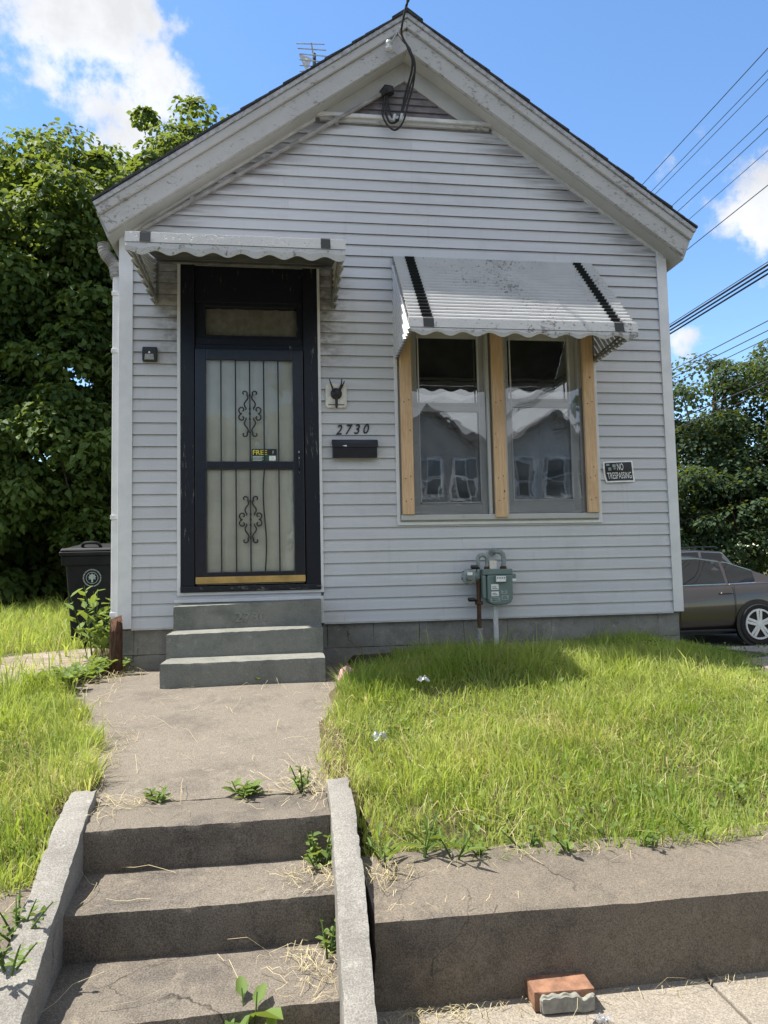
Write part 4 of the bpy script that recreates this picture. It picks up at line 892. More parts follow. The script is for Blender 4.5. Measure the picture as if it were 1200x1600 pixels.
# antenna on the roof
an = thing('antenna', (1.66, 2.5, 4.9), 'old television antenna with triangular reflector on the roof', 'antenna')
AY = 2.5
def ap(x, y, dy=0.): return onY(x, y, AY+dy)
MB().tube([ap(492, 118)-Vector((0, 0, 1.9)), ap(491, 84)], .022, 8).build('mast', 'iron_bar', an)
MB().tube([ap(486.5, 67, -.10), ap(490, 90, -.02)], .010, 6).tube([ap(490, 90, -.02), ap(493, 103, .1)], .010, 6).build('boom', 'galvanised', an)
for xa, ya, xb_, yb_ in ((463, 68, 507, 69), (465, 75.5, 510, 78.5), (468, 84, 511, 88), (468, 93, 509, 97), (468, 102, 500, 104), (468, 111, 492, 112)): MB().tube([ap(xa, ya, -.05), ap(xb_, yb_, -.05)], .0075, 6).build('rod', 'galvanised', an)
ta, tb, tcn = ap(467, 84), ap(487, 91), ap(479, 111); h0 = (ta*.45+tb*.3+tcn*.25)
MB().add([ta, tb, tcn, ta+Vector((0, .02, 0)), tb+Vector((0, .02, 0)), tcn+Vector((0, .02, 0))], [(0, 1, 2), (5, 4, 3), (0, 3, 4, 1), (1, 4, 5, 2), (2, 5, 3, 0)]).build('reflector', 'galvanised', an)
MB().lathe([(.022, -.004), (.022, 0)], (h0.x+.02, h0.y-.002, h0.z+.0), 'y', 10).build('reflector_sky_disc', 'white_print', an)  # white disc painted as bright sky through a hole in the plate

# ------------------------------------------------------------------ trash bin
bx, by, bz = -.62, 1.75, -.32
bn = thing('trash_bin', (bx, by, bz), 'black wheeled trash bin with round pale emblem beside the house', 'trash bin')
def frus(z0, z1, w0, w1, d0, d1, name, mat, par, bevel=.02, yo0=0., yo1=0.):
    return MB().add([(bx-w0/2, by-d0/2+yo0, z0), (bx+w0/2, by-d0/2+yo0, z0), (bx+w0/2, by+d0/2+yo0, z0), (bx-w0/2, by+d0/2+yo0, z0), (bx-w1/2, by-d1/2+yo1, z1), (bx+w1/2, by-d1/2+yo1, z1), (bx+w1/2, by+d1/2+yo1, z1), (bx-w1/2, by+d1/2+yo1, z1)], [(0, 3, 2, 1), (4, 5, 6, 7), (0, 1, 5, 4), (1, 2, 6, 5), (2, 3, 7, 6), (3, 0, 4, 7)]).build(name, mat, par, bevel=bevel, seg=3)
body = frus(bz+.02, bz+.96, .55, .66, .58, .72, 'body', 'bin_plastic', bn, .035)
frus(bz+.955, bz+1.0, .74, .745, .80, .80, 'rim', 'bin_plastic', bn, .012)
frus(bz+.86, bz+.956, .70, .715, .76, .77, 'rim_skirt', 'bin_plastic', bn, .012)
lid = frus(bz+1.003, bz+1.035, .735, .70, .80, .76, 'lid', 'bin_plastic', bn, .012)
frus(bz+1.034, bz+1.085, .66, .40, .70, .42, 'lid_crown', 'bin_plastic', lid, .02, 0, .05)
MB().tube(catmull([(bx-.17, by-.30, bz+1.05), (bx-.14, by-.33, bz+1.085), (bx-.02, by-.33, bz+1.085), (bx+.01, by-.30, bz+1.05)], 4), .016, 8).build('lid_handle', 'bin_plastic', lid, smooth=True)
MB().tube([(bx-.30, by+.42, bz+.95), (bx+.30, by+.42, bz+.95)], .016, 8).build('handle', 'bin_plastic', bn)
for s in (-1, 1):
    MB().lathe([(.05, -.025), (.12, -.025), (.125, -.015), (.125, .015), (.12, .025), (.05, .025)], (bx+s*.30, by+.30, bz+.125), 'x', 20).build('wheel', 'tyre', bn, smooth=True)
fy = by-.345
def yfront(z): return by-(.29+(.36-.29)*(z-bz-.02)/.94)-.004
ex, ez = onY(144, 903, fy).x, onY(144, 903, fy).z
ring = MB()
for r0, r1 in ((.078, .090), (.055, .060)):
    n = 36
    for i in range(n):
        a0, a1 = 2*math.pi*i/n, 2*math.pi*(i+ (1 if r0 < .06 else .62))/n
        ring.add([(ex+r*math.cos(a), yfront(ez+r*math.sin(a)), ez+r*math.sin(a)) for r, a in ((r0, a0), (r1, a0), (r1, a1), (r0, a1))], [(0, 1, 2, 3)])
ring.build('emblem_ring', 'bin_print', bn)
tree = [(-.008, -.045), (.008, -.045), (.010, -.012), (.035, -.016), (.030, .006), (.042, .012), (.026, .022), (.028, .036), (.010, .032), (0, .048), (-.012, .032), (-.030, .034), (-.024, .018), (-.042, .010), (-.028, .002), (-.036, -.018), (-.010, -.012)]
MB().add([(ex+u, yfront(ez+v), ez+v) for u, v in tree], [tuple(range(len(tree)))]).build('emblem_tree', 'bin_print', bn)
for k in range(6):
    x = onY(172+k*2.2, 876, fy).x; z = onY(172, 876, fy).z; MB().add([(x, yfront(z), z), (x+.010, yfront(z), z), (x+.010, yfront(z+.018), z+.018), (x, yfront(z+.018), z+.018)], [(0, 1, 2, 3)]).build('stamped_mark', 'bin_print', bn)
x, z = onY(157, 877, fy).x, onY(157, 877, fy).z
for i in range(2):
    for j in range(3): MB().add([(x+i*.016, yfront(z), z+j*.011), (x+i*.016+.012, yfront(z), z+j*.011), (x+i*.016+.012, yfront(z), z+j*.011+.008), (x+i*.016, yfront(z), z+j*.011+.008)], [(0, 1, 2, 3)]).build('stamped_mark', 'bin_print', bn)

# rotten post stub at the corner
pc = onY(180, 1000, -.16)
mb = MB(); n = 14; rows = [(-.50, .052), (-.30, .05), (-.15, .046), (.0, .05), (.06, .045)]
for z, r in rows:
    for k in range(n):
        a = 2*math.pi*k/n; rr = r*(1+.22*math.sin(a*3+1)+.10*math.sin(a*7+z*9)); mb.v.append((pc.x+rr*math.cos(a), -.16+rr*math.sin(a), z+(.05*math.sin(a*2.3)+.03*math.sin(a*5) if z > .03 else 0)))
for i in range(len(rows)-1):
    for k in range(n): mb.f.append((i*n+k, i*n+(k+1) % n, (i+1)*n+(k+1) % n, (i+1)*n+k))
mb.f.append(tuple(range((len(rows)-1)*n, len(rows)*n)))
tag(mb.build('post_stub', 'rotten_wood', smooth=True, org=(pc.x, -.16, -.4)), 'broken rotten brown post stub standing at the house corner', 'post')

# brick on the sidewalk
p0, p1 = onZ(838, 1588, SWZ), onZ(933, 1581, SWZ)
br = thing('brick', ((p0.x+p1.x)/2, p0.y+.05, SWZ), 'loose red brick with grey mortar crust lying against the retaining wall', 'brick')
wx = p1.x-p0.x
rough_block('clay_body', 'clay_red', br, lambda u, v, w: (p0.x+wx*u+.012*(1-v)*0, p0.y+.012+(p1.y-p0.y)*u+.098*v, SWZ+.062*w+.004), 22, 10, 8, .0015, .002, 21)
rough_block('mortar_crust', 'mortar', br, lambda u, v, w: (p0.x+.016+(wx-.020)*u, p0.y-.006+(p1.y-p0.y)*u+.022*v, SWZ+.003+(.056-.016*max(0, math.sin(u*7+2.2))**3*w+.003*math.sin(u*31)*w)*w), 30, 3, 9, .003, .004, 22)
# litter
def scrap(name, mat, c, r, label, cat, seed, h=.02, thin=True):
    rr = random.Random(seed); n = 9; mb = MB(); z0 = c.z; mb.v.append((c.x, c.y, z0+h*.6))
    for ring in (1, 2):
        for k in range(n):
            a = 2*math.pi*k/n; q = r*ring/2*rr.uniform(.75, 1.1); mb.v.append((c.x+q*math.cos(a), c.y+q*math.sin(a)*.8, z0+h*rr.uniform(.1, 1)))
    mb.f = [(0, 1+k, 1+(k+1) % n) for k in range(n)]+[(1+k, 1+n+k, 1+n+(k+1) % n, 1+(k+1) % n) for k in range(n)]
    o = mb.build(name, mat, org=c); m = o.modifiers.new('s', 'SOLIDIFY'); m.thickness = .0015; return tag(o, label, cat)
pk = onZ(540, 1056, -.30)
mb = MB().add([(pk.x-.06, pk.y-.03, -.325), (pk.x+.04, pk.y-.035, -.32), (pk.x+.065, pk.y+.05, -.26), (pk.x+.01, pk.y+.055, -.235), (pk.x-.035, pk.y+.04, -.26), (pk.x+.0, pk.y+.01, -.275)], [(0, 1, 5), (1, 2, 5), (2, 3, 5), (3, 4, 5), (4, 0, 5)])
o = mb.build('paper_scrap', 'pink_paper', org=pk); o.modifiers.new('s', 'SOLIDIFY').thickness = .0012; tag(o, 'crumpled pink paper scrap beside the porch steps', 'litter')
scrap('plastic_scrap', 'clear_plastic', onZ(660, 1066, -.28), .05, 'clear plastic scrap in the shaded grass before the gas meter', 'litter', 1, .05)
scrap('plastic_scrap', 'clear_plastic', onZ(594, 1158, -.37), .04, 'clear plastic scrap in the grass at the walkway edge', 'litter', 2, .05)
scrap('plastic_scrap', 'clear_plastic', onZ(940, 1600, SWZ), .035, 'crumpled clear plastic on the sidewalk next to the brick', 'litter', 3, .03)

# ------------------------------------------------------------------ cars on the driveway
def car(loc, label, paint, kind, sx_=-1):
    ox, oy, oz = loc; t = thing('car', loc, label, 'car')
    def V(x, y, z): return (ox+sx_*x, oy+y, oz+z)
    suv = kind == 'suv'
    if not suv:
        st_ = [(-2.50, .42, .70, .60), (-2.42, .30, .98, .80), (-1.9, .26, 1.05, .90), (-1.2, .22, 1.03, .925), (-.3, .20, 1.00, .93), (.6, .20, .98, .93), (1.05, .22, .97, .925), (1.6, .24, .92, .915), (2.15, .26, .84, .88), (2.42, .30, .72, .78), (2.50, .40, .60, .60)]
    else:
        st_ = [(-2.35, .45, .85, .70), (-2.28, .34, 1.05, .84), (-1.7, .28, 1.08, .92), (-.6, .26, 1.07, .935), (.5, .26, 1.06, .935), (1.0, .28, 1.06, .93), (1.6, .3, 1.02, .92), (2.1, .32, .95, .88), (2.30, .38, .80, .76)]
    mb = MB(); prof = []
    for x, zb, zt, hw in st_:
        h = zt-zb; ring = [(-.72*hw, zb), (-.93*hw, zb+.06*h), (-.985*hw, zb+.22*h), (-1.0*hw, zb+.48*h), (-.985*hw, zb+.72*h), (-.955*hw, zb+.90*h), (-.90*hw, zb+.985*h), (-.55*hw, zt+.03*(hw > .7)), (0, zt+.045*(hw > .7))]
        ring = ring+[(-y, z) for y, z in ring[-2::-1]]; prof.append([V(x, y, z) for y, z in ring])
    n = len(prof[0])
    for r in prof: mb.v += r
    for i in range(len(prof)-1):
        for k in range(n): mb.f.append((i*n+k, i*n+(k+1) % n, (i+1)*n+(k+1) % n, (i+1)*n+k))
    mb.f += [tuple(range(n)), tuple(range((len(prof)-1)*n, len(prof)*n))]
    body = mb.build('body', paint, t, smooth=True); sub = body.modifiers.new('sub', 'SUBSURF'); sub.levels = sub.render_levels = 2; body.modifiers.move(1, 0)
    # cabin
    if not suv: cb = [(1.12, .96, .83, .96), (.42, .96, .84, 1.34), (.0, .97, .84, 1.445), (-.55, .98, .84, 1.455), (-1.05, .99, .84, 1.37), (-1.85, 1.03, .80, 1.06)]; rw = .62
    else: cb = [(1.02, 1.05, .84, 1.06), (.45, 1.05, .85, 1.52), (.0, 1.05, .85, 1.64), (-.9, 1.05, .85, 1.66), (-1.8, 1.05, .84, 1.60), (-2.15, 1.05, .80, 1.10)]; rw = .68
    mb = MB(); rings = []
    for x, zb, hw, zt in cb:
        f = min(1, (zt-zb)/.42); w1 = hw+(rw-hw)*f
        rings.append([V(x, -hw, zb-.03), V(x, -(hw*.45+w1*.55), zb+(zt-zb)*.55), V(x, -w1, zb+(zt-zb)*.93), V(x, -w1*.75, zt), V(x, 0, zt+.025*f), V(x, w1*.75, zt), V(x, w1, zb+(zt-zb)*.93), V(x, hw*.45+w1*.55, zb+(zt-zb)*.55), V(x, hw, zb-.03)])
    n = 9
    for r in rings: mb.v += r
    for i in range(len(rings)-1):
        for k in range(n-1): mb.f.append((i*n+k, i*n+k+1, (i+1)*n+k+1, (i+1)*n+k))
    cab = mb.build('cabin', paint, t, smooth=True)
    # side glass, chrome surround, pillars
    def cabpt(x, f, side):
        for i in range(len(cb)-1):
            a, b = cb[i], cb[i+1]
            if a[0] >= x >= b[0]:
                q = (a[0]-x)/(a[0]-b[0]); zb, hw, zt = [a[k]*(1-q)+b[k]*q for k in (1, 2, 3)]
                ff = min(1, (zt-zb)/.42); w1 = hw+(rw-hw)*ff
                w = hw+((hw*.45+w1*.55)-hw)*f/.55 if f < .55 else (hw*.45+w1*.55)+(w1-(hw*.45+w1*.55))*(f-.55)/.38
                return V(x, side*(w+.008), zb-.03*(1-f/.55 if f < .55 else 0)+(zt-zb)*f)
    for side in (-1, 1):
        for (xa, xb) in (((.88, -.02), (-.12, -.92), (-.98, -1.45)) if not suv else ((.82, -.05), (-.15, -.95), (-1.05, -1.95))):
            m = 8; mb = MB()
            for i in range(m+1):
                x = xa+(xb-xa)*i/m; mb.v += [cabpt(x, .10, side), cabpt(x, .50, side), cabpt(x, .86, side)]
            for i in range(m): mb.f += [(3*i, 3*i+1, 3*i+4, 3*i+3), (3*i+1, 3*i+2, 3*i+5, 3*i+4)]
            mb.build('side_glass', 'car_glass', t, smooth=True)
            MB().tube([cabpt(xa+(xb-xa)*i/m, .06, side) for i in range(m+1)], .012, 6).build('belt_trim', 'chrome', t)
            MB().tube([cabpt(xa+(xb-xa)*i/m, .90, side) for i in range(m+1)], .009, 6).build('roof_trim', 'chrome', t)
    mb = MB()
    wx = (1.06, .46) if not suv else (.98, .5)
    a, b = cb[0], cb[1]
    def wpt(q, y): 
        x = a[0]+(b[0]-a[0])*q; zt = a[3]+(b[3]-a[3])*q; w = a[2]+(rw*.86-a[2])*q; return V(x+.012, y*w*.93, zt+.016)
    for i in range(9):
        for q in (.08, .5, .95): mb.v.append(wpt(q, -1+i/4))
    mb.f = [(3*i+k, 3*i+k+1, 3*i+4+k, 3*i+3+k) for i in range(8) for k in (0, 1)]; mb.build('windscreen', 'car_glass', t, smooth=True)
    wxs = (1.46, -1.40); R0 = .335 if not suv else .36
    for side in (-1, 1):
        ys = side*.925
        for xw in wxs:
            MB().lathe([(R0+.055, 0), (R0+.055, .012)], V(xw, ys-.008*(side > 0)-.004, R0+.01), 'y', 28).build('wheel_arch', 'black_paint', t)
            wl = MB().lathe([(R0*.72, -.095), (R0*.93, -.105), (R0, -.08), (R0, .08), (R0*.93, .105), (R0*.72, .095)], V(xw, side*.845, R0), 'y', 32).build('tyre', 'tyre', t, smooth=True)
            yo = side*.958
            MB().lathe([(R0*.64, .012), (R0*.66, 0), (R0*.73, .0), (R0*.74, .016), (R0*.64, .018)], V(xw, yo+(.002 if side < 0 else -.020), R0), 'y', 32, cap=False).lathe([(0, .0), (.055, .002), (.06, .03)], V(xw, yo-.006 if side < 0 else yo-.03, R0), 'y', 16, cap=False).build('rim', 'alloy', wl, smooth=True)
            MB().lathe([(R0*.66, 0), (R0*.66, .004)], V(xw, side*.935, R0), 'y', 28).build('brake_shadow', 'black_paint', wl)
            for k in range(5):
                a0 = 2*math.pi*k/5+.3
                for da in (-.13, .13):
                    mb = MB(); aa = a0+da; ca, sa = math.cos(aa), math.sin(aa); c2, s2 = math.cos(a0), math.sin(a0)
                    p0 = Vector(V(xw+.05*c2-.02*da*8*s2, yo, R0+.05*s2+.02*da*8*c2)); p1 = Vector(V(xw+R0*.67*ca, yo, R0+R0*.67*sa))
                    pd = Vector((-(p1-p0).z, 0, (p1-p0).x)).normalized()*.021; dy = Vector((0, .014*side*-1, 0))
                    mb.add([p0-pd, p0+pd, p1+pd*1.1, p1-pd*1.1, p0-pd+dy, p0+pd+dy, p1+pd+dy, p1-pd+dy], [(0, 1, 2, 3), (4, 7, 6, 5), (0, 4, 5, 1), (1, 5, 6, 2), (2, 6, 7, 3), (3, 7, 4, 0)]).build('spoke', 'alloy', wl, bevel=.004)
        # door seams, handles, sill
        def sidey(z): return .93*(1.0-.06*abs((z-.55)/.5)**2.2)*side+side*.004
        for xs_ in (.98, -.06, -1.02):
            MB().tube([V(xs_+.03*(q-.5)*(xs_ > .5), sidey(.30+.68*q)*1.0, .30+.68*q) for q in [i/8 for i in range(9)]], .004, 4).build('door_seam', 'black_paint', t)
        for xs_ in (.16, -.86): MB().tube(catmull([V(xs_-.11, sidey(.84), .84), V(xs_-.09, sidey(.84)+side*.025, .845), V(xs_+.07, sidey(.84)+side*.025, .845), V(xs_+.09, sidey(.84), .84)], 3), .013, 6).build('door_handle', paint, t, smooth=True)
        MB().tube([V(-1.0, sidey(.24)*.985, .25), V(1.05, sidey(.24)*.985, .25)], .022, 6).build('sill_trim', 'black_plastic', t)
        MB().add([V(.80, side*.90, 1.00), V(.66, side*1.08, 1.02), V(.62, side*1.08, 1.13), V(.74, side*.92, 1.10), V(.86, side*.92, 1.02), V(.78, side*1.09, 1.03), V(.74, side*1.09, 1.12), V(.80, side*.93, 1.09)], [(0, 1, 2, 3), (4, 7, 6, 5), (0, 4, 5, 1), (1, 5, 6, 2), (2, 6, 7, 3), (3, 7, 4, 0)]).build('mirror', paint, t, bevel=.02)
        MB().add([V(2.30, side*.62, .66), V(2.12, side*.875, .68), V(2.0, side*.895, .76), V(2.26, side*.66, .76)], [(0, 1, 2, 3)]).build('headlight', 'lamp_glass_clear', t)
        MB().add([V(-2.47, side*.50, .78), V(-2.30, side*.84, .78), V(-2.20, side*.86, .92), V(-2.45, side*.56, .92)], [(0, 1, 2, 3)]).build('tail_light', 'lamp_glass_red', t)
    MB().box(ox-2.1, ox+2.2, oy-.72, oy+.72, oz+.17, oz+.3).build('underbody', 'black_paint', t)
    if suv:
        for side in (-1, 1): MB().tube([V(.2, side*.62, 1.70), V(.1, side*.62, 1.74), V(-1.6, side*.62, 1.74), V(-1.7, side*.62, 1.69)], .02, 6).build('roof_rail', 'black_plastic', t)
        MB().tube([V(-.2, -.62, 1.74), V(-.2, .62, 1.74)], .02, 6).build('roof_bar', 'black_plastic', t); MB().tube([V(-1.2, -.62, 1.74), V(-1.2, .62, 1.74)], .02, 6).build('roof_bar', 'black_plastic', t)
    return t
car((7.42, 5.43, -.945), 'bronze grey sedan with alloy wheels parked beside the house', 'bronze_carpaint', 'sedan')
car((onY(1052, 860, 15).x, 15.9, -.945), 'dark grey sport utility car with roof rails behind the bronze sedan', 'silver_carpaint', 'suv')

# ------------------------------------------------------------------ overhead wires along the side street
WX = 10.5
wires = [((1007, 285), .008), ((1022, 295), .007), ((1027, 300), .007), ((1052, 320), .008), ((1065, 325), .007), ((1080, 340), .006), ((1040, 417), .009), ((1045, 508), .008), ((1043, 513), .020), ((1043, 518.5), .018), ((1043, 524), .018), ((1047, 580), .009), ((1047, 592), .009), ((1047, 602), .008), ((1051, 658), .014), ((1060, 668), .007)]
for k, (p, r) in enumerate(wires):
    xx = WX+(.6*((k % 4)-1.5) if k < 7 else .05*k); q = onX(p[0], p[1], xx)
    slope = -.0 if k < 14 else .035
    pts = [(xx, y, q.z+slope*(q.y-y)*.6+.0006*((y-12)**2-(q.y-12)**2)) for y in np.linspace(-26, 62, 23)]
    thick = r > .012
    tag(MB().tube(pts, r*1.15, 6).build('overhead_wire', 'cable_black' if thick else 'wire_dark', org=(xx, 10, q.z)), 'thick black overhead cable of the tight bundle crossing the sky beside the gable' if k in (8, 9, 10) else ('dark cable strung low in front of the distant tree' if k >= 14 else 'thin overhead power line crossing the blue sky beside the gable'), 'wire', 'bundled overhead cables' if k in (8, 9, 10) else ('low overhead cables' if k >= 14 else 'thin overhead power lines'))
for yy in (-26, 62):
    pt_ = thing('utility_pole', (WX+.4, yy, -1), 'wooden utility pole with crossarm carrying the side street wires, ' + ('across the front street' if yy < 0 else 'beyond the distant trees'), 'pole')
    MB().tube([(WX+.4, yy, -1.2), (WX+.4, yy, 12.5)], [.17, .12], 12).build('post', 'pole_wood', pt_, smooth=True)
    MB().box(WX-1.0, WX+1.8, yy-.06, yy+.06, 11.4, 11.52).build('crossarm', 'pole_wood', pt_)

# ------------------------------------------------------------------ foliage
def leaf_mesh(name, C, Nrm, Tip, size, tone, mat, parent, shape='broad', width=.85):
    n = len(C); Nrm = Nrm/np.linalg.norm(Nrm, axis=1, keepdims=True)
    Tip = Tip-(Tip*Nrm).sum(1, keepdims=True)*Nrm; Tip = Tip/(np.linalg.norm(Tip, axis=1, keepdims=True)+1e-9); S = np.cross(Nrm, Tip); sz = size[:, None]
    if shape == 'broad': pr = [(0, 0, 0), (-.42, .28, .10), (-.34, .68, .10), (0, 1, -.12), (.34, .68, .10), (.42, .28, .10)]
    else: pr = [(0, 0, 0), (-.5, .35, .06), (-.30, .75, .04), (0, 1, -.06), (.30, .75, .04), (.5, .35, .06)]
    V = np.stack([C+sz*(S*u*width+Tip*v+Nrm*w) for u, v, w in pr], 1).reshape(-1, 3)
    b = (np.arange(n)*6)[:, None]; F = np.concatenate([b+np.array([[0, 1, 2, 3]]), b+np.array([[0, 3, 4, 5]])])
    return np_mesh(name, V, [F], mat, parent, {'tone': np.repeat(tone, 6)})
def crown_leaves(ells, n, size, rng, clump=.5, hollow=2.2, droop=.5):
    """leaves sit on many overlapping bough-sized lobes, denser on their upper sides, so light and dark clumps form"""
    vol = np.array([e[1][0]*e[1][1]*e[1][2] for e in ells])**.7; vol /= vol.sum(); C = []; N = []; T = []; TO = []
    for e, f in zip(ells, vol):
        m = int(n*f); rad = np.array(e[1]); lr0 = clump*1.9; k = int(max(10, 3.2*(rad[0]*rad[1]*rad[2])**(2/3)/lr0**2*1.9)); per = max(12, m//k)
        d = rng.normal(size=(k, 3)); d /= np.linalg.norm(d, axis=1, keepdims=True); q = rng.random(k)**(1/hollow); q = np.where(rng.random(k) < .12, q*1.13, q)
        cc = np.array(e[0])+d*(q*(1+rng.normal(0, .06, k)))[:, None]*rad; lr = lr0*(.55+.7*rng.random(k)); ct = np.clip(rng.normal(.40, .22, k), 0, 1)
        v = rng.normal(size=(k, per, 3))+np.array([0, 0, .55])+d[:, None]*.35; v /= np.linalg.norm(v, axis=2, keepdims=True); rr = (.45+.6*rng.random((k, per, 1))**.6)
        off = v*rr*lr[:, None, None]*np.array([1, 1, .62]); P = cc[:, None]+off
        nn = v*.8+np.array([0, 0, .55])+rng.normal(0, .42, (k, per, 3)); tt = v*np.array([1, 1, .3])+np.array([0, 0, -droop])+rng.normal(0, .45, (k, per, 3))
        C.append(P.reshape(-1, 3)); N.append(nn.reshape(-1, 3)); T.append(tt.reshape(-1, 3)); TO.append(np.clip(np.repeat(ct, per)+rng.normal(0, .20, k*per), 0, 1))
    return np.concatenate(C), np.concatenate(N), np.concatenate(T), np.concatenate(TO)
def tree(name, base, ells, n, size, label, mat='tree_leaf', seed=1, trunk=.2, clump=.5, cat='tree', group=None, shape='broad', limbs=12, hollow=2.2):
    rng = np.random.default_rng(seed); t = thing(name, base, label, cat, group); b = Vector(base)
    C, N, T, TO = crown_leaves(ells, n, size, rng, clump, hollow); keep = C[:, 2] > base[2]+.12
    inside = (C[:, 0] > -.2) & (C[:, 0] < 5.0) & (C[:, 1] > -.3) & (C[:, 1] < D+.3) & (C[:, 2] < ZA+.6); keep &= ~inside
    C, N, T, TO = C[keep], N[keep], T[keep], TO[keep]
    leaf_mesh('crown', C, N, T, size*(.65+.6*rng.random(len(C))), TO, mat, t, shape)
    top = max(e[0][2]+e[1][2]*.6 for e in ells); main = ells[0][0]
    tp = [b+Vector((0, 0, -.2)), b+Vector((.05, 0, (main[2]-b.z)*.35)), Vector((main[0]*.5+b.x*.5, main[1]*.5+b.y*.5, b.z+(main[2]-b.z)*.7)), Vector((main[0], main[1], main[2])), Vector((main[0]+.2, main[1], top))]
    P = catmull(tp, 5); m = len(P); MB().tube(P, [trunk*(1-.85*i/m) for i in range(m)], 9).build('trunk', 'bark', t, smooth=True)
    for k in range(limbs):
        e = ells[k % len(ells)]; d = rng.normal(size=3); d /= np.linalg.norm(d); end = Vector(np.array(e[0])+d*np.array(e[1])*.78); s = P[int(m*(.35+.45*rng.random()))]
        if end.z < s.z-.5 and k % 2: end.z = s.z+.6
        if -.3 < end.x < 5.1 and end.y < D+.4 and end.z < ZA+.7: continue
        midp = s.lerp(end, .5)+Vector((0, 0, .25)); Q = bez(s, midp, end, 8); MB().tube(Q, [trunk*.34*(1-.85*i/8) for i in range(9)], 6).build('limb', 'bark', t, smooth=True)
    return t
G_ = 'trees beyond the yard'
tree('broadleaf_tree', (-4.6, 10.6, -.35), [((-4.2, 9.6, 6.5), (2.6, 2.2, 3.3)), ((-2.5, 9.0, 5.9), (1.9, 1.6, 3.4)), ((-5.8, 9.0, 5.0), (2.0, 1.7, 3.4)), ((-2.6, 7.9, 2.7), (1.5, 1.1, 1.6)), ((-4.7, 7.9, 2.5), (1.7, 1.1, 1.5)), ((-1.4, 8.6, 3.4), (1.0, 1.2, 2.2)), ((-3.4, 8.0, 6.8), (1.4, 1.2, 1.4))], 92000, .135, 'large leaved green tree with low hanging branches behind the trash bin', seed=2, trunk=.22, clump=.30, hollow=2.6)
tree('broadleaf_tree', (-1.0, 13.4, -.35), [((-.6, 13.0, 9.0), (2.3, 2.0, 3.6)), ((.25, 13.2, 10.2), (1.6, 1.6, 3.1)), ((1.15, 13.4, 10.8), (1.1, 1.2, 2.5)), ((-2.3, 12.6, 8.2), (1.8, 1.6, 3.9)), ((-1.7, 12.4, 4.6), (1.9, 1.3, 2.8))], 70000, .15, 'tall leafy tree whose top shows above the left roof slope', seed=5, trunk=.26, clump=.32, hollow=2.6)
tree('broadleaf_tree', (-8.8, 11.0, -.5), [((-8.4, 10.6, 6.0), (3.0, 2.6, 4.0)), ((-6.6, 10.2, 4.2), (2.2, 1.8, 3.2))], 20000, .19, 'broad green tree at the far end of the side yard', seed=9, trunk=.28, clump=.36)
for k, (x, y, rx, rz, lab) in enumerate(((-7.2, 11.6, 2.2, 3.0, 'dark shrub thicket under the far yard tree'), (-4.4, 11.4, 2.2, 3.2, 'dark shrub growing in the shade under the low branches'), (-2.0, 11.0, 1.8, 3.2, 'dense dark shrub behind the bin between two trunks'), (-.7, 14.2, 1.9, 3.0, 'dark shrub hidden behind the house corner'), (-10.5, 12.4, 2.6, 3.0, 'dark shrub at the outer edge of the thicket'), (-3.4, 15.0, 3.0, 4.0, 'tall dark shrub filling the back of the thicket'), (-8.0, 15.5, 3.4, 4.0, 'wide dark shrub closing off the far yard'), (-5.3, 9.9, 1.5, 1.9, 'leafy shrub hiding the trunk of the low branched tree'), (-1.2, 16.5, 3.0, 4.5, 'tall dark shrub far behind the house corner'), (-12.5, 16, 3.5, 4.5, 'tall shrub at the farthest corner of the yard'))):
    tree('shrub', (x, y, -.4), [((x, y, rz*.45), (rx, 1.0, rz))], 9000, .19, lab, seed=20+k, trunk=.07, clump=.34, cat='shrub', limbs=5, hollow=3.2)
tree('shade_tree', (21.5, 25.5, -1.1), [((21.5, 25, 5.6), (4.0, 3.2, 4.6)), ((19.6, 24.2, 3.4), (2.4, 2.2, 2.8)), ((23.6, 24.4, 6.8), (3.0, 2.6, 3.4)), ((22.6, 23.2, 3.0), (2.6, 2.0, 2.6))], 42000, .18, 'large dark green shade tree standing behind the parked cars', 'far_leaf', 31, .36, .55, shape='thin')
tree('shade_tree', (28.0, 25.0, -1.1), [((28, 25, 6.4), (3.8, 3.2, 5.2)), ((26.0, 23.8, 4.0), (2.5, 2.2, 3.2))], 18000, .18, 'tall shade tree rising past the driveway end', 'far_leaf', 33, .36, .6, shape='thin')
for k, (x, y) in enumerate(((17.8, 22.5), (20.4, 21.8), (23.2, 21.6), (26, 21.5))): tree('understory_tree', (x, y, -1.1), [((x, y, 1.9), (1.9, 1.2, 2.5+.3*k))], 4600, .18, ('low leafy sapling beside the corner board behind the sedan', 'rounded sapling under the large shade tree', 'leafy sapling below the driveway cables', 'sapling at the foot of the tall shade tree')[k], 'far_leaf', 80+k, .09, .42, shape='thin', limbs=5, hollow=3)
tree('shade_tree', (17.6, 30.0, -1.1), [((17.6, 30, 4.6), (3.6, 3.0, 4.6))], 16000, .20, 'darker tree peeking past the house corner board', 'far_leaf', 35, .3, .6, shape='thin')
for k in range(7):
    x, y = 18.5+k*2.6, 30.5+1.0*math.sin(k*2); tree('hedge_bush', (x, y, -1.1), [((x, y, 1.6), (2.2, 1.3, 3.0+.5*math.sin(k)))], 2200, .24, 'dark bush in the row under the distant shade trees', 'far_leaf', 50+k, .06, .45, 'bush', 'bushes under the shade trees', 'thin', 3, 3)

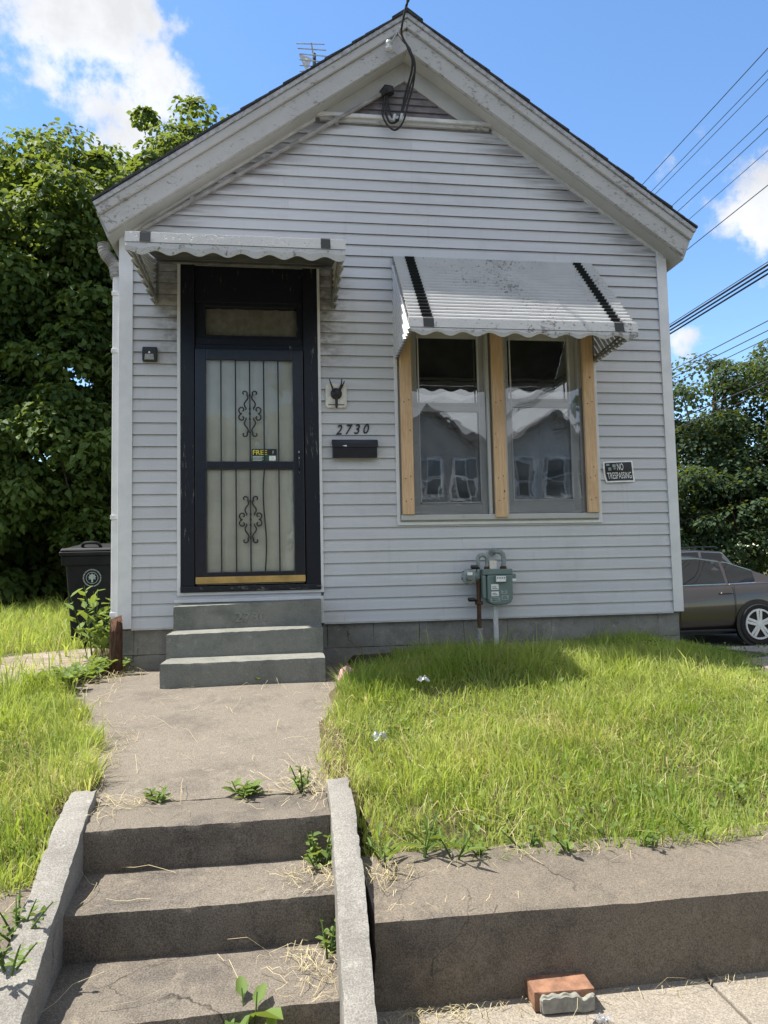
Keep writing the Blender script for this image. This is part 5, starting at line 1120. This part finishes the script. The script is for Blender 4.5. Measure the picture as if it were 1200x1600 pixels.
PINK = onZ(540, 1056, -.325)
def blades(P, h, w, lean, az, rng):
    n = len(P); th = rng.random(n)*2*math.pi; wd = np.stack([np.cos(th), np.sin(th), np.zeros(n)], 1)*(w/2)[:, None]; ld = np.stack([np.cos(az), np.sin(az), np.zeros(n)], 1)
    m = P+ld*(lean*h*.32)[:, None]; m[:, 2] += h*.58; tp = P+ld*(lean*h)[:, None]; tp[:, 2] += h*np.sqrt(np.clip(1-.55*lean**2, .08, 1))
    V = np.stack([P-wd, P+wd, m-wd*.8, m+wd*.8, tp], 1).reshape(-1, 3); b = (np.arange(n)*5)[:, None]
    return V, np.concatenate([b+np.array([[0, 1, 3]]), b+np.array([[0, 3, 2]]), b+np.array([[2, 3, 4]])])
def vnoise(x, y, s): return .5+.25*np.sin(x*s+1.3*np.sin(y*s*.7+2))+.25*np.sin(y*s*1.3+1.7*np.sin(x*s*.6))
def lawn(name, label, x0, x1, y0, y1, dens, hmin, hmax, w, seed, mask=None, dry=.14, far=False):
    rng = np.random.default_rng(seed); n = int((x1-x0)*(y1-y0)*dens); x = x0+(x1-x0)*rng.random(n); y = y0+(y1-y0)*rng.random(n)
    ok = np.ones(n, bool) if mask is None else mask(x, y)
    ok &= ~((x > -.14) & (x < 4.92) & (y > -.02) & (y < D)) & ~((x > .33) & (x < 1.62) & (y > -1.0) & (y < 0))
    ok &= (x-PINK.x)**2+(y-PINK.y+.06)**2 > .14**2
    ok &= ~((x > min(p[0] for p in SIDE)) & (x < max(p[0] for p in SIDE)) & (y > min(p[1] for p in SIDE)+.05) & (y < max(p[1] for p in SIDE)-.05) & (x > 5.0))
    cl = vnoise(x, y, 7.)*.6+vnoise(x+3, y, 19.)*.4; ok &= rng.random(n) < .35+.9*cl
    x, y, cl = x[ok], y[ok], cl[ok]; n = len(x); P = np.stack([x, y, lot(x, y)-.008], 1)
    patch_ = np.clip(vnoise(x*1.0, y+5, 2.6)*1.1+vnoise(x+1, y, 8.5)*.55-.85, 0, 1)
    h = (.62+.38*sm((y+3.42)/.5))*(1-.5*sm((x-3.9)/.9)*(y < .2))*np.where(rng.random(n) < .05, 1.7, 1.)*(hmin+(hmax-hmin)*rng.random(n)**1.6)*(.45+.75*vnoise(x+9, y, 3.3)+.35*vnoise(x, y+7, 11.))
    lean = np.clip(rng.normal(.55, .28, n), .05, 1.15); az = rng.random(n)*2*math.pi; az = np.where(rng.random(n) < .62, 9.*vnoise(x, y+2, 3.7)+5.*vnoise(x+4, y, 8.)+rng.normal(0, .55, n), az)
    dr = (rng.random(n) < dry+.95*patch_).astype(float)*rng.uniform(.35, 1, n); lean = np.where(dr > 0, np.clip(lean*1.6, 0, 1.3), lean); h = h*np.where(dr > 0, .8, 1.)
    V, F = blades(P, h, w*(.45+.7*rng.random(n)+1.2*(rng.random(n) < .10)), lean, az, rng)
    tone = np.clip(.02+.55*vnoise(x, y, 1.9)+.45*vnoise(x+2, y+8, 6.3)+rng.normal(0, .22, n), 0, 1)
    return tag(np_mesh(name, V, [F], 'grass_blade', attrs={'tone': np.repeat(tone, 5), 'dry': np.repeat(dr, 5)}), label, 'grass', kind='stuff')
lawn('lawn_grass', 'thick overgrown lawn grass in front of the windows above the retaining wall', 1.56, 6.4, -3.42, .02, 8200, .05, .155, .0052, 1, lambda x, y: (x > walk_r(y)+.0+.05*np.sin(y*13)*np.sin(y*5)) & (x > 1.575) & ~((y > -.62) & (x < 2.15+.5*vnoise(x, y, 9)*0-.2*(y < -.4))))
lawn('lawn_grass', 'overgrown grass slope between the stairs and the trash bin side', -3.6, .42, -3.42, -.75, 8200, .06, .19, .0052, 2, lambda x, y: (x < walk_l(y)-.03+.08*np.sin(y*11)) & (x < .37+.2*(y > -2.8)) & ~((x > -1.5) & (y > -1.0+.25*(x+.9)**2)))
lawn('edge_grass', 'dry yellow grass fringe along the lawn side of the walkway', 1.36, 1.95, -2.92, -.95, 5200, .04, .10, .0048, 12, lambda x, y: (x > walk_r(y)-.02) & (x < walk_r(y)+.20), dry=.55)
lawn('edge_grass', 'dry grass fringe along the bin side of the walkway', -.5, .46, -2.86, -1.0, 5200, .05, .12, .0048, 13, lambda x, y: (x < walk_l(y)+.01) & (x > walk_l(y)-.18), dry=.5)
lawn('edge_grass', 'fringe of grass hanging over the back of the retaining walls', -3.5, 6.4, -3.47, -3.34, 9000, .06, .15, .0052, 8, lambda x, y: (x < .34) | (x > 1.575), dry=.3)
lawn('meadow_grass', 'rough sunny meadow grass running back to the trees', -9, -.12, -.9, 8.6, 1500, .08, .26, .010, 3, lambda x, y: ~((x > -1.55) & (x < -.1) & (y < 1.25) & (y > -1.0+.25*(x+.9)**2)) | (np.sin(x*37)*np.sin(y*41) > .72), dry=.16)
lawn('meadow_grass', 'grass sloping down beside the house towards the driveway', 4.9, 9.5, -.5, 3.6, 1700, .04, .09, .008, 4, lambda x, y: ~((y < -.1) & (x < 6.4)))
lawn('meadow_grass', 'strip of grass beyond the driveway below the distant trees', 12, 34, 18.6, 26, 220, .10, .3, .03, 6)

# ------------------------------------------------------------------ weeds and straw
def weed(name, base, n_stem, h, size, label, seed, spread=.06, mat='weed_leaf', shape='broad', per=7, width=.7, flat=.4, cat='weed', group=None):
    rng = np.random.default_rng(seed); t = thing(name, tuple(base), label, cat, group); b = np.array(base); C = []; N = []; T = []; Z = []
    for k in range(n_stem):
        a = rng.random()*6.28; hh = h*(.6+.5*rng.random()); r = spread*(.3+.9*rng.random()); top = b+np.array([math.cos(a)*r*1.5, math.sin(a)*r*1.5, hh]); foot = b+np.array([math.cos(a)*r*.4, math.sin(a)*r*.4, -.015])
        MB().tube(bez(foot, (foot+top)/2+np.array([0, 0, hh*.15]), top, 5), [.0045, .004, .0035, .003, .0025, .002], 5).build('stem', 'weed_leaf', t)
        for q in range(per):
            f = .18+.82*(q+rng.random()*.6)/per; p = foot+(top-foot)*f; aa = q*2.4+rng.random(); dv = np.array([math.cos(aa), math.sin(aa), flat*rng.uniform(-.3, 1.2)])
            C.append(p); T.append(dv); N.append(np.array([-dv[0]*.5, -dv[1]*.5, 1.])+rng.normal(0, .25, 3)); Z.append(size*(.6+.6*rng.random())*(1.15-.5*f))
    leaf_mesh('foliage', np.array(C), np.array(N), np.array(T), np.array(Z), np.clip(rng.normal(.5, .25, len(C)), 0, 1), mat, t, shape, width); return t
def wz(x, y, Z, dz=0): p = onZ(x, y, Z); return (p.x, p.y, max(Z, float(lot(p.x, p.y))) if not (float(walk_l(p.y)) < p.x < float(walk_r(p.y))) else Z)
p = onY(150, 1008, .55); weed('tall_weed', (p.x, .55, -.31), 7, .62, .17, 'upright broadleaf weed growing in front of the trash bin', 1, .16, shape='thin', per=9, width=.5, flat=.5)
p = onY(165, 1000, .35); weed('tall_weed', (p.x+.02, .38, -.31), 4, .50, .15, 'leafy weed close to the downspout foot', 2, .10, shape='thin', per=8, width=.5)
for k, (x, y, s_, lab) in enumerate(((82, 1078, .13, 'low leafy weed at the outer end of the ivy strip by the walkway'), (112, 1066, .13, 'low creeping weed in the middle of the ivy strip by the walkway'), (140, 1056, .12, 'bright creeping weed between walkway and dirt path'), (168, 1048, .11, 'creeping weed at the foot of the rotten post'))):
    weed('creeping_weed', wz(x, y, -.33), 10, .10, s_*.75, lab, 10+k, .12, per=7, width=.9, flat=.35)
weed('joint_weed', wz(378, 1243, -.50), 7, .055, .07, 'small tufted weed in the middle of the walkway joint', 21, .07, shape='thin', per=6, width=.5)
weed('joint_weed', wz(243, 1252, -.50), 6, .04, .055, 'small weed in the walkway joint near the curved cheek wall', 22, .06, shape='thin', per=5, width=.5)
weed('joint_weed', wz(474, 1230, -.49), 5, .10, .04, 'spindly weed in straw near the straight cheek wall top', 23, .06, per=5)
weed('stair_weed', (1.40, -3.33, -.66), 7, .12, .05, 'dark leafy weed in the corner of the second step', 24, .08, per=6)
weed('stair_weed', (1.41, -3.66, -.815), 4, .12, .045, 'small bright weed in the corner of the third step', 25, .05, per=4)
p = onZ(440, 1600, SWZ+.03); weed('stair_weed', (1.17, -3.99, SWZ), 5, .17, .14, 'broadleaf weed sprouting at the foot of the stairs', 26, .07, per=4, width=.6, flat=.7)
weed('porch_weed', wz(402, 1068, -.345), 3, .07, .06, 'tiny sprig at the base of the porch steps', 27, .04, per=4); weed('porch_weed', wz(432, 1064, -.345), 3, .10, .05, 'thin sprig leaning on the lowest porch step', 28, .04, per=3)
for k, (x, y, hh, s_, lab) in enumerate(((610, 1362, .10, .12, 'coarse weed spilling over the retaining wall beside the cheek wall'), (668, 1352, .13, .13, 'dark broad weed with a red leaf above the retaining wall'), (722, 1345, .12, .12, 'coarse bladed weed clump along the retaining wall edge'), (765, 1342, .07, .08, 'yellowish seedling drooping onto the retaining wall'), (838, 1332, .09, .09, 'round leaved weed at the lawn edge'), (905, 1330, .10, .11, 'bright heart leaved weed hanging over the wall edge'), (1012, 1318, .08, .09, 'small weed on the lawn edge above the brick'), (1110, 1310, .08, .08, 'low weed farther along the lawn edge'))):
    pp = onZ(x, y, -.60); weed('wall_weed', (pp.x, max(min(pp.y, -3.34), -3.42), -.615), 3, hh*.7, s_*(.9 if k < 3 else .42), lab, 40+k, .06, shape='thin', per=4, width=.16 if k < 3 else .75, flat=.5)
for k, (x, y, lab) in enumerate(((28, 1440, 'grey green weed beside the curved cheek wall'), (15, 1490, 'matted weed below the grass at the left retaining wall'), (70, 1330, 'leafy weed leaning on the curved cheek wall'))):
    pp = onZ(x, y, -.60); weed('wall_weed', (pp.x, pp.y, -.63), 7, .09, .034, lab, 60+k, .09, per=6, shape='thin', width=.6)
def straw(n_spec, seed):
    rng = np.random.default_rng(seed); V = []; F = []; TO = []
    for (cx, cy, rx, ry, zf, n, ln, up) in n_spec:
        for _ in range(n):
            x = cx+rng.normal()*rx; y = cy+rng.normal()*ry; a = rng.random()*6.28; L = ln*rng.uniform(.4, 1.3); pts = []; bend = rng.normal(0, .5); z0 = zf(x, y)
            for q in range(5):
                f = q/4; aa = a+bend*f; px = x+math.cos(aa)*L*f; py = y+math.sin(aa)*L*f; pts.append((px, py, max(zf(px, py), z0-.15)+.006+up*rng.random()*math.sin(f*2.6)))
            if max(abs(pts[i+1][2]-pts[i][2]) for i in range(4)) > .05: continue
            o = len(V); w = rng.uniform(.0006, .0011)
            for px, py, pz in pts: V += [(px-math.sin(a)*w, py+math.cos(a)*w, pz), (px+math.sin(a)*w, py-math.cos(a)*w, pz+w*.5)]
            F += [(o+2*i, o+2*i+1, o+2*i+3, o+2*i+2) for i in range(4)]; TO += [rng.random()]*10
    return tag(np_mesh('dry_straw', np.array(V), [np.array(F)], 'straw', attrs={'tone': np.array(TO)}), 'dry straw scattered on the stairs, walkway edges and lawn', 'straw', kind='stuff')
def zsurf(x, y):
    if y < -3.785: return SWZ if (x > 1.55 or x < .3 or y < -3.93) else -.815
    if .45 < x < 1.45:
        if y < -3.57: return -.815
        if y < -3.24: return -.66
        if y < -2.93: return -.5
        return float(zwalk(y))
    if x >= 1.45 and y < -3.38: return -.64
    if float(walk_l(y)) < x < float(walk_r(y)): return float(zwalk(y))
    return float(lot(x, y))+.01
straw([(1.40, -2.85, .07, .12, zsurf, 120, .12, .03), (1.37, -3.45, .06, .07, zsurf, 60, .09, .03), (1.37, -3.75, .06, .08, zsurf, 70, .09, .03), (1.56, -2.0, .05, .45, zsurf, 150, .08, .02), (.30, -2.4, .07, .30, zsurf, 220, .13, .04), (-.05, -1.7, .10, .4, zsurf, 170, .14, .04), (-.75, -.2, .40, .45, zsurf, 420, .26, .03),
       (.60, -2.95, .12, .06, zsurf, 60, .16, .03), (.9, -3.4, .35, .3, zsurf, 14, .20, .03), (1.72, -3.82, .16, .03, zsurf, 130, .06, .02), (2.6, -3.81, .6, .02, zsurf, 110, .06, .02), (3.2, -1.9, 1.1, .7, zsurf, 700, .22, .09), (2.2, -2.9, .5, .4, zsurf, 220, .18, .09), (4.2, -2.6, .8, .6, zsurf, 260, .2, .09), (1.62, -3.50, .05, .06, zsurf, 70, .10, .04), (2.3, -3.44, .6, .03, zsurf, 40, .08, .03), (-.1, -.4, .12, .25, zsurf, 90, .2, .06), (-1.2, -2.4, .9, .6, zsurf, 300, .22, .1)], 77)

# ------------------------------------------------------------------ across the street (seen mirrored in the windows)
def far_house(x0, x1, zt, za, wall, label, yb=-19.0):
    xc = (x0+x1)/2; g0 = -.9; t = thing('street_house', (xc, yb, g0), label, 'house')
    MB().prism([(x0, g0), (x1, g0), (x1, zt), (xc, za), (x0, zt)], yb-9, yb).build('wall', wall, t)
    mb = MB()
    for i in range(34):
        z = g0+.3+i*.15
        e = (x1-x0)/2 if z < zt else (x1-x0)/2*(za-z)/(za-zt)
        if e > .2: mb.add([(xc-e, yb+.03, z), (xc+e, yb+.03, z), (xc+e, yb+.005, z+.15), (xc-e, yb+.005, z+.15), (xc-e, yb, z), (xc+e, yb, z)], [(0, 1, 2, 3), (0, 4, 5, 1)])
    mb.build('siding', wall, t)
    for s in (-1, 1): MB().prism([(xc, za), (xc+s*((x1-x0)/2+.3), zt-.3*(za-zt)/((x1-x0)/2)), (xc+s*((x1-x0)/2+.3), zt-.3*(za-zt)/((x1-x0)/2)+.2), (xc, za+.2)], yb-9.2, yb+.35).build('roof', 'far_roof', t)
    for xw, zw in ((x0+.5, .4), (x0+1.7, .4), (x0+.55, 2.75), (x0+1.75, 2.75), (x0+2.95, 2.75)):
        w = MB().box(xw, xw+.85, yb+.01, yb+.08, zw, zw+1.55).build('window', 'white_trim', t)
        for z0 in (zw+.08, zw+.80): MB().box(xw+.08, xw+.77, yb+.081, yb+.085, z0, z0+.66).build('pane', 'far_glass', w)
    MB().box(x1-1.4, x1-.5, yb+.01, yb+.07, -.4, 2.0).build('door', 'far_roof', t)
far_house(4.3, 8.5, 4.5, 6.1, 'far_siding_brown', 'brown gabled house across the street facing the windows')
far_house(9.0, 13.2, 4.3, 5.8, 'far_siding', 'pale gabled house across the street next to the brown one')
far_house(-3.4, 1.2, 3.7, 5.6, 'brick_wall', 'red brick gabled house across the street facing the front door')
for k, (x, y, lab) in enumerate(((2.6, -22, 'leafy street tree between the brick house and the brown house'), (-6.2, -20, 'leafy street tree past the red brick house'), (16.5, -22, 'leafy street tree past the pale gabled house'))):
    tree('street_tree', (x, y, -1), [((x, y, 5.0), (2.8, 2.6, 3.8))], 3600, .32, lab, 'far_leaf', 70+k, .25, .5, limbs=6)
structure(MB().box(-60, 60, -18.5, -14.5, -1.3, -.93).build('opposite_verge', 'soil'))
# clover and small broadleaf weeds low in the lawn
def lawn_weeds(n, seed):
    rng = np.random.default_rng(seed); k = 240; cx = np.concatenate([1.7+3.6*rng.random(k), -2.6+2.6*rng.random(k//2)]); cy = np.concatenate([-3.38+3.0*rng.random(k), -3.36+2.2*rng.random(k//2)])
    idx = rng.integers(0, len(cx), n); x = cx[idx]+rng.normal(0, .07, n); y = cy[idx]+rng.normal(0, .07, n)
    ok = ((x > walk_r(y)+.05) | (x < walk_l(y)-.05)) & ((x > 1.6) | (x < .34)) & (y > -3.42); x, y = x[ok], y[ok]; n = len(x)
    C = np.stack([x, y, lot(x, y)+.02+.06*rng.random(n)], 1); N = np.array([0, 0, 1.])+rng.normal(0, .45, (n, 3)); T = rng.normal(0, 1, (n, 3))*np.array([1, 1, .3])
    o = leaf_mesh('lawn_weeds', C, N, T, .014+.024*rng.random(n)**2, rng.random(n), 'weed_leaf', None, 'broad', 1.0); tag(o, 'small clover and broadleaf weeds mixed through the lawn', 'weeds', kind='stuff')
lawn_weeds(4200, 5)
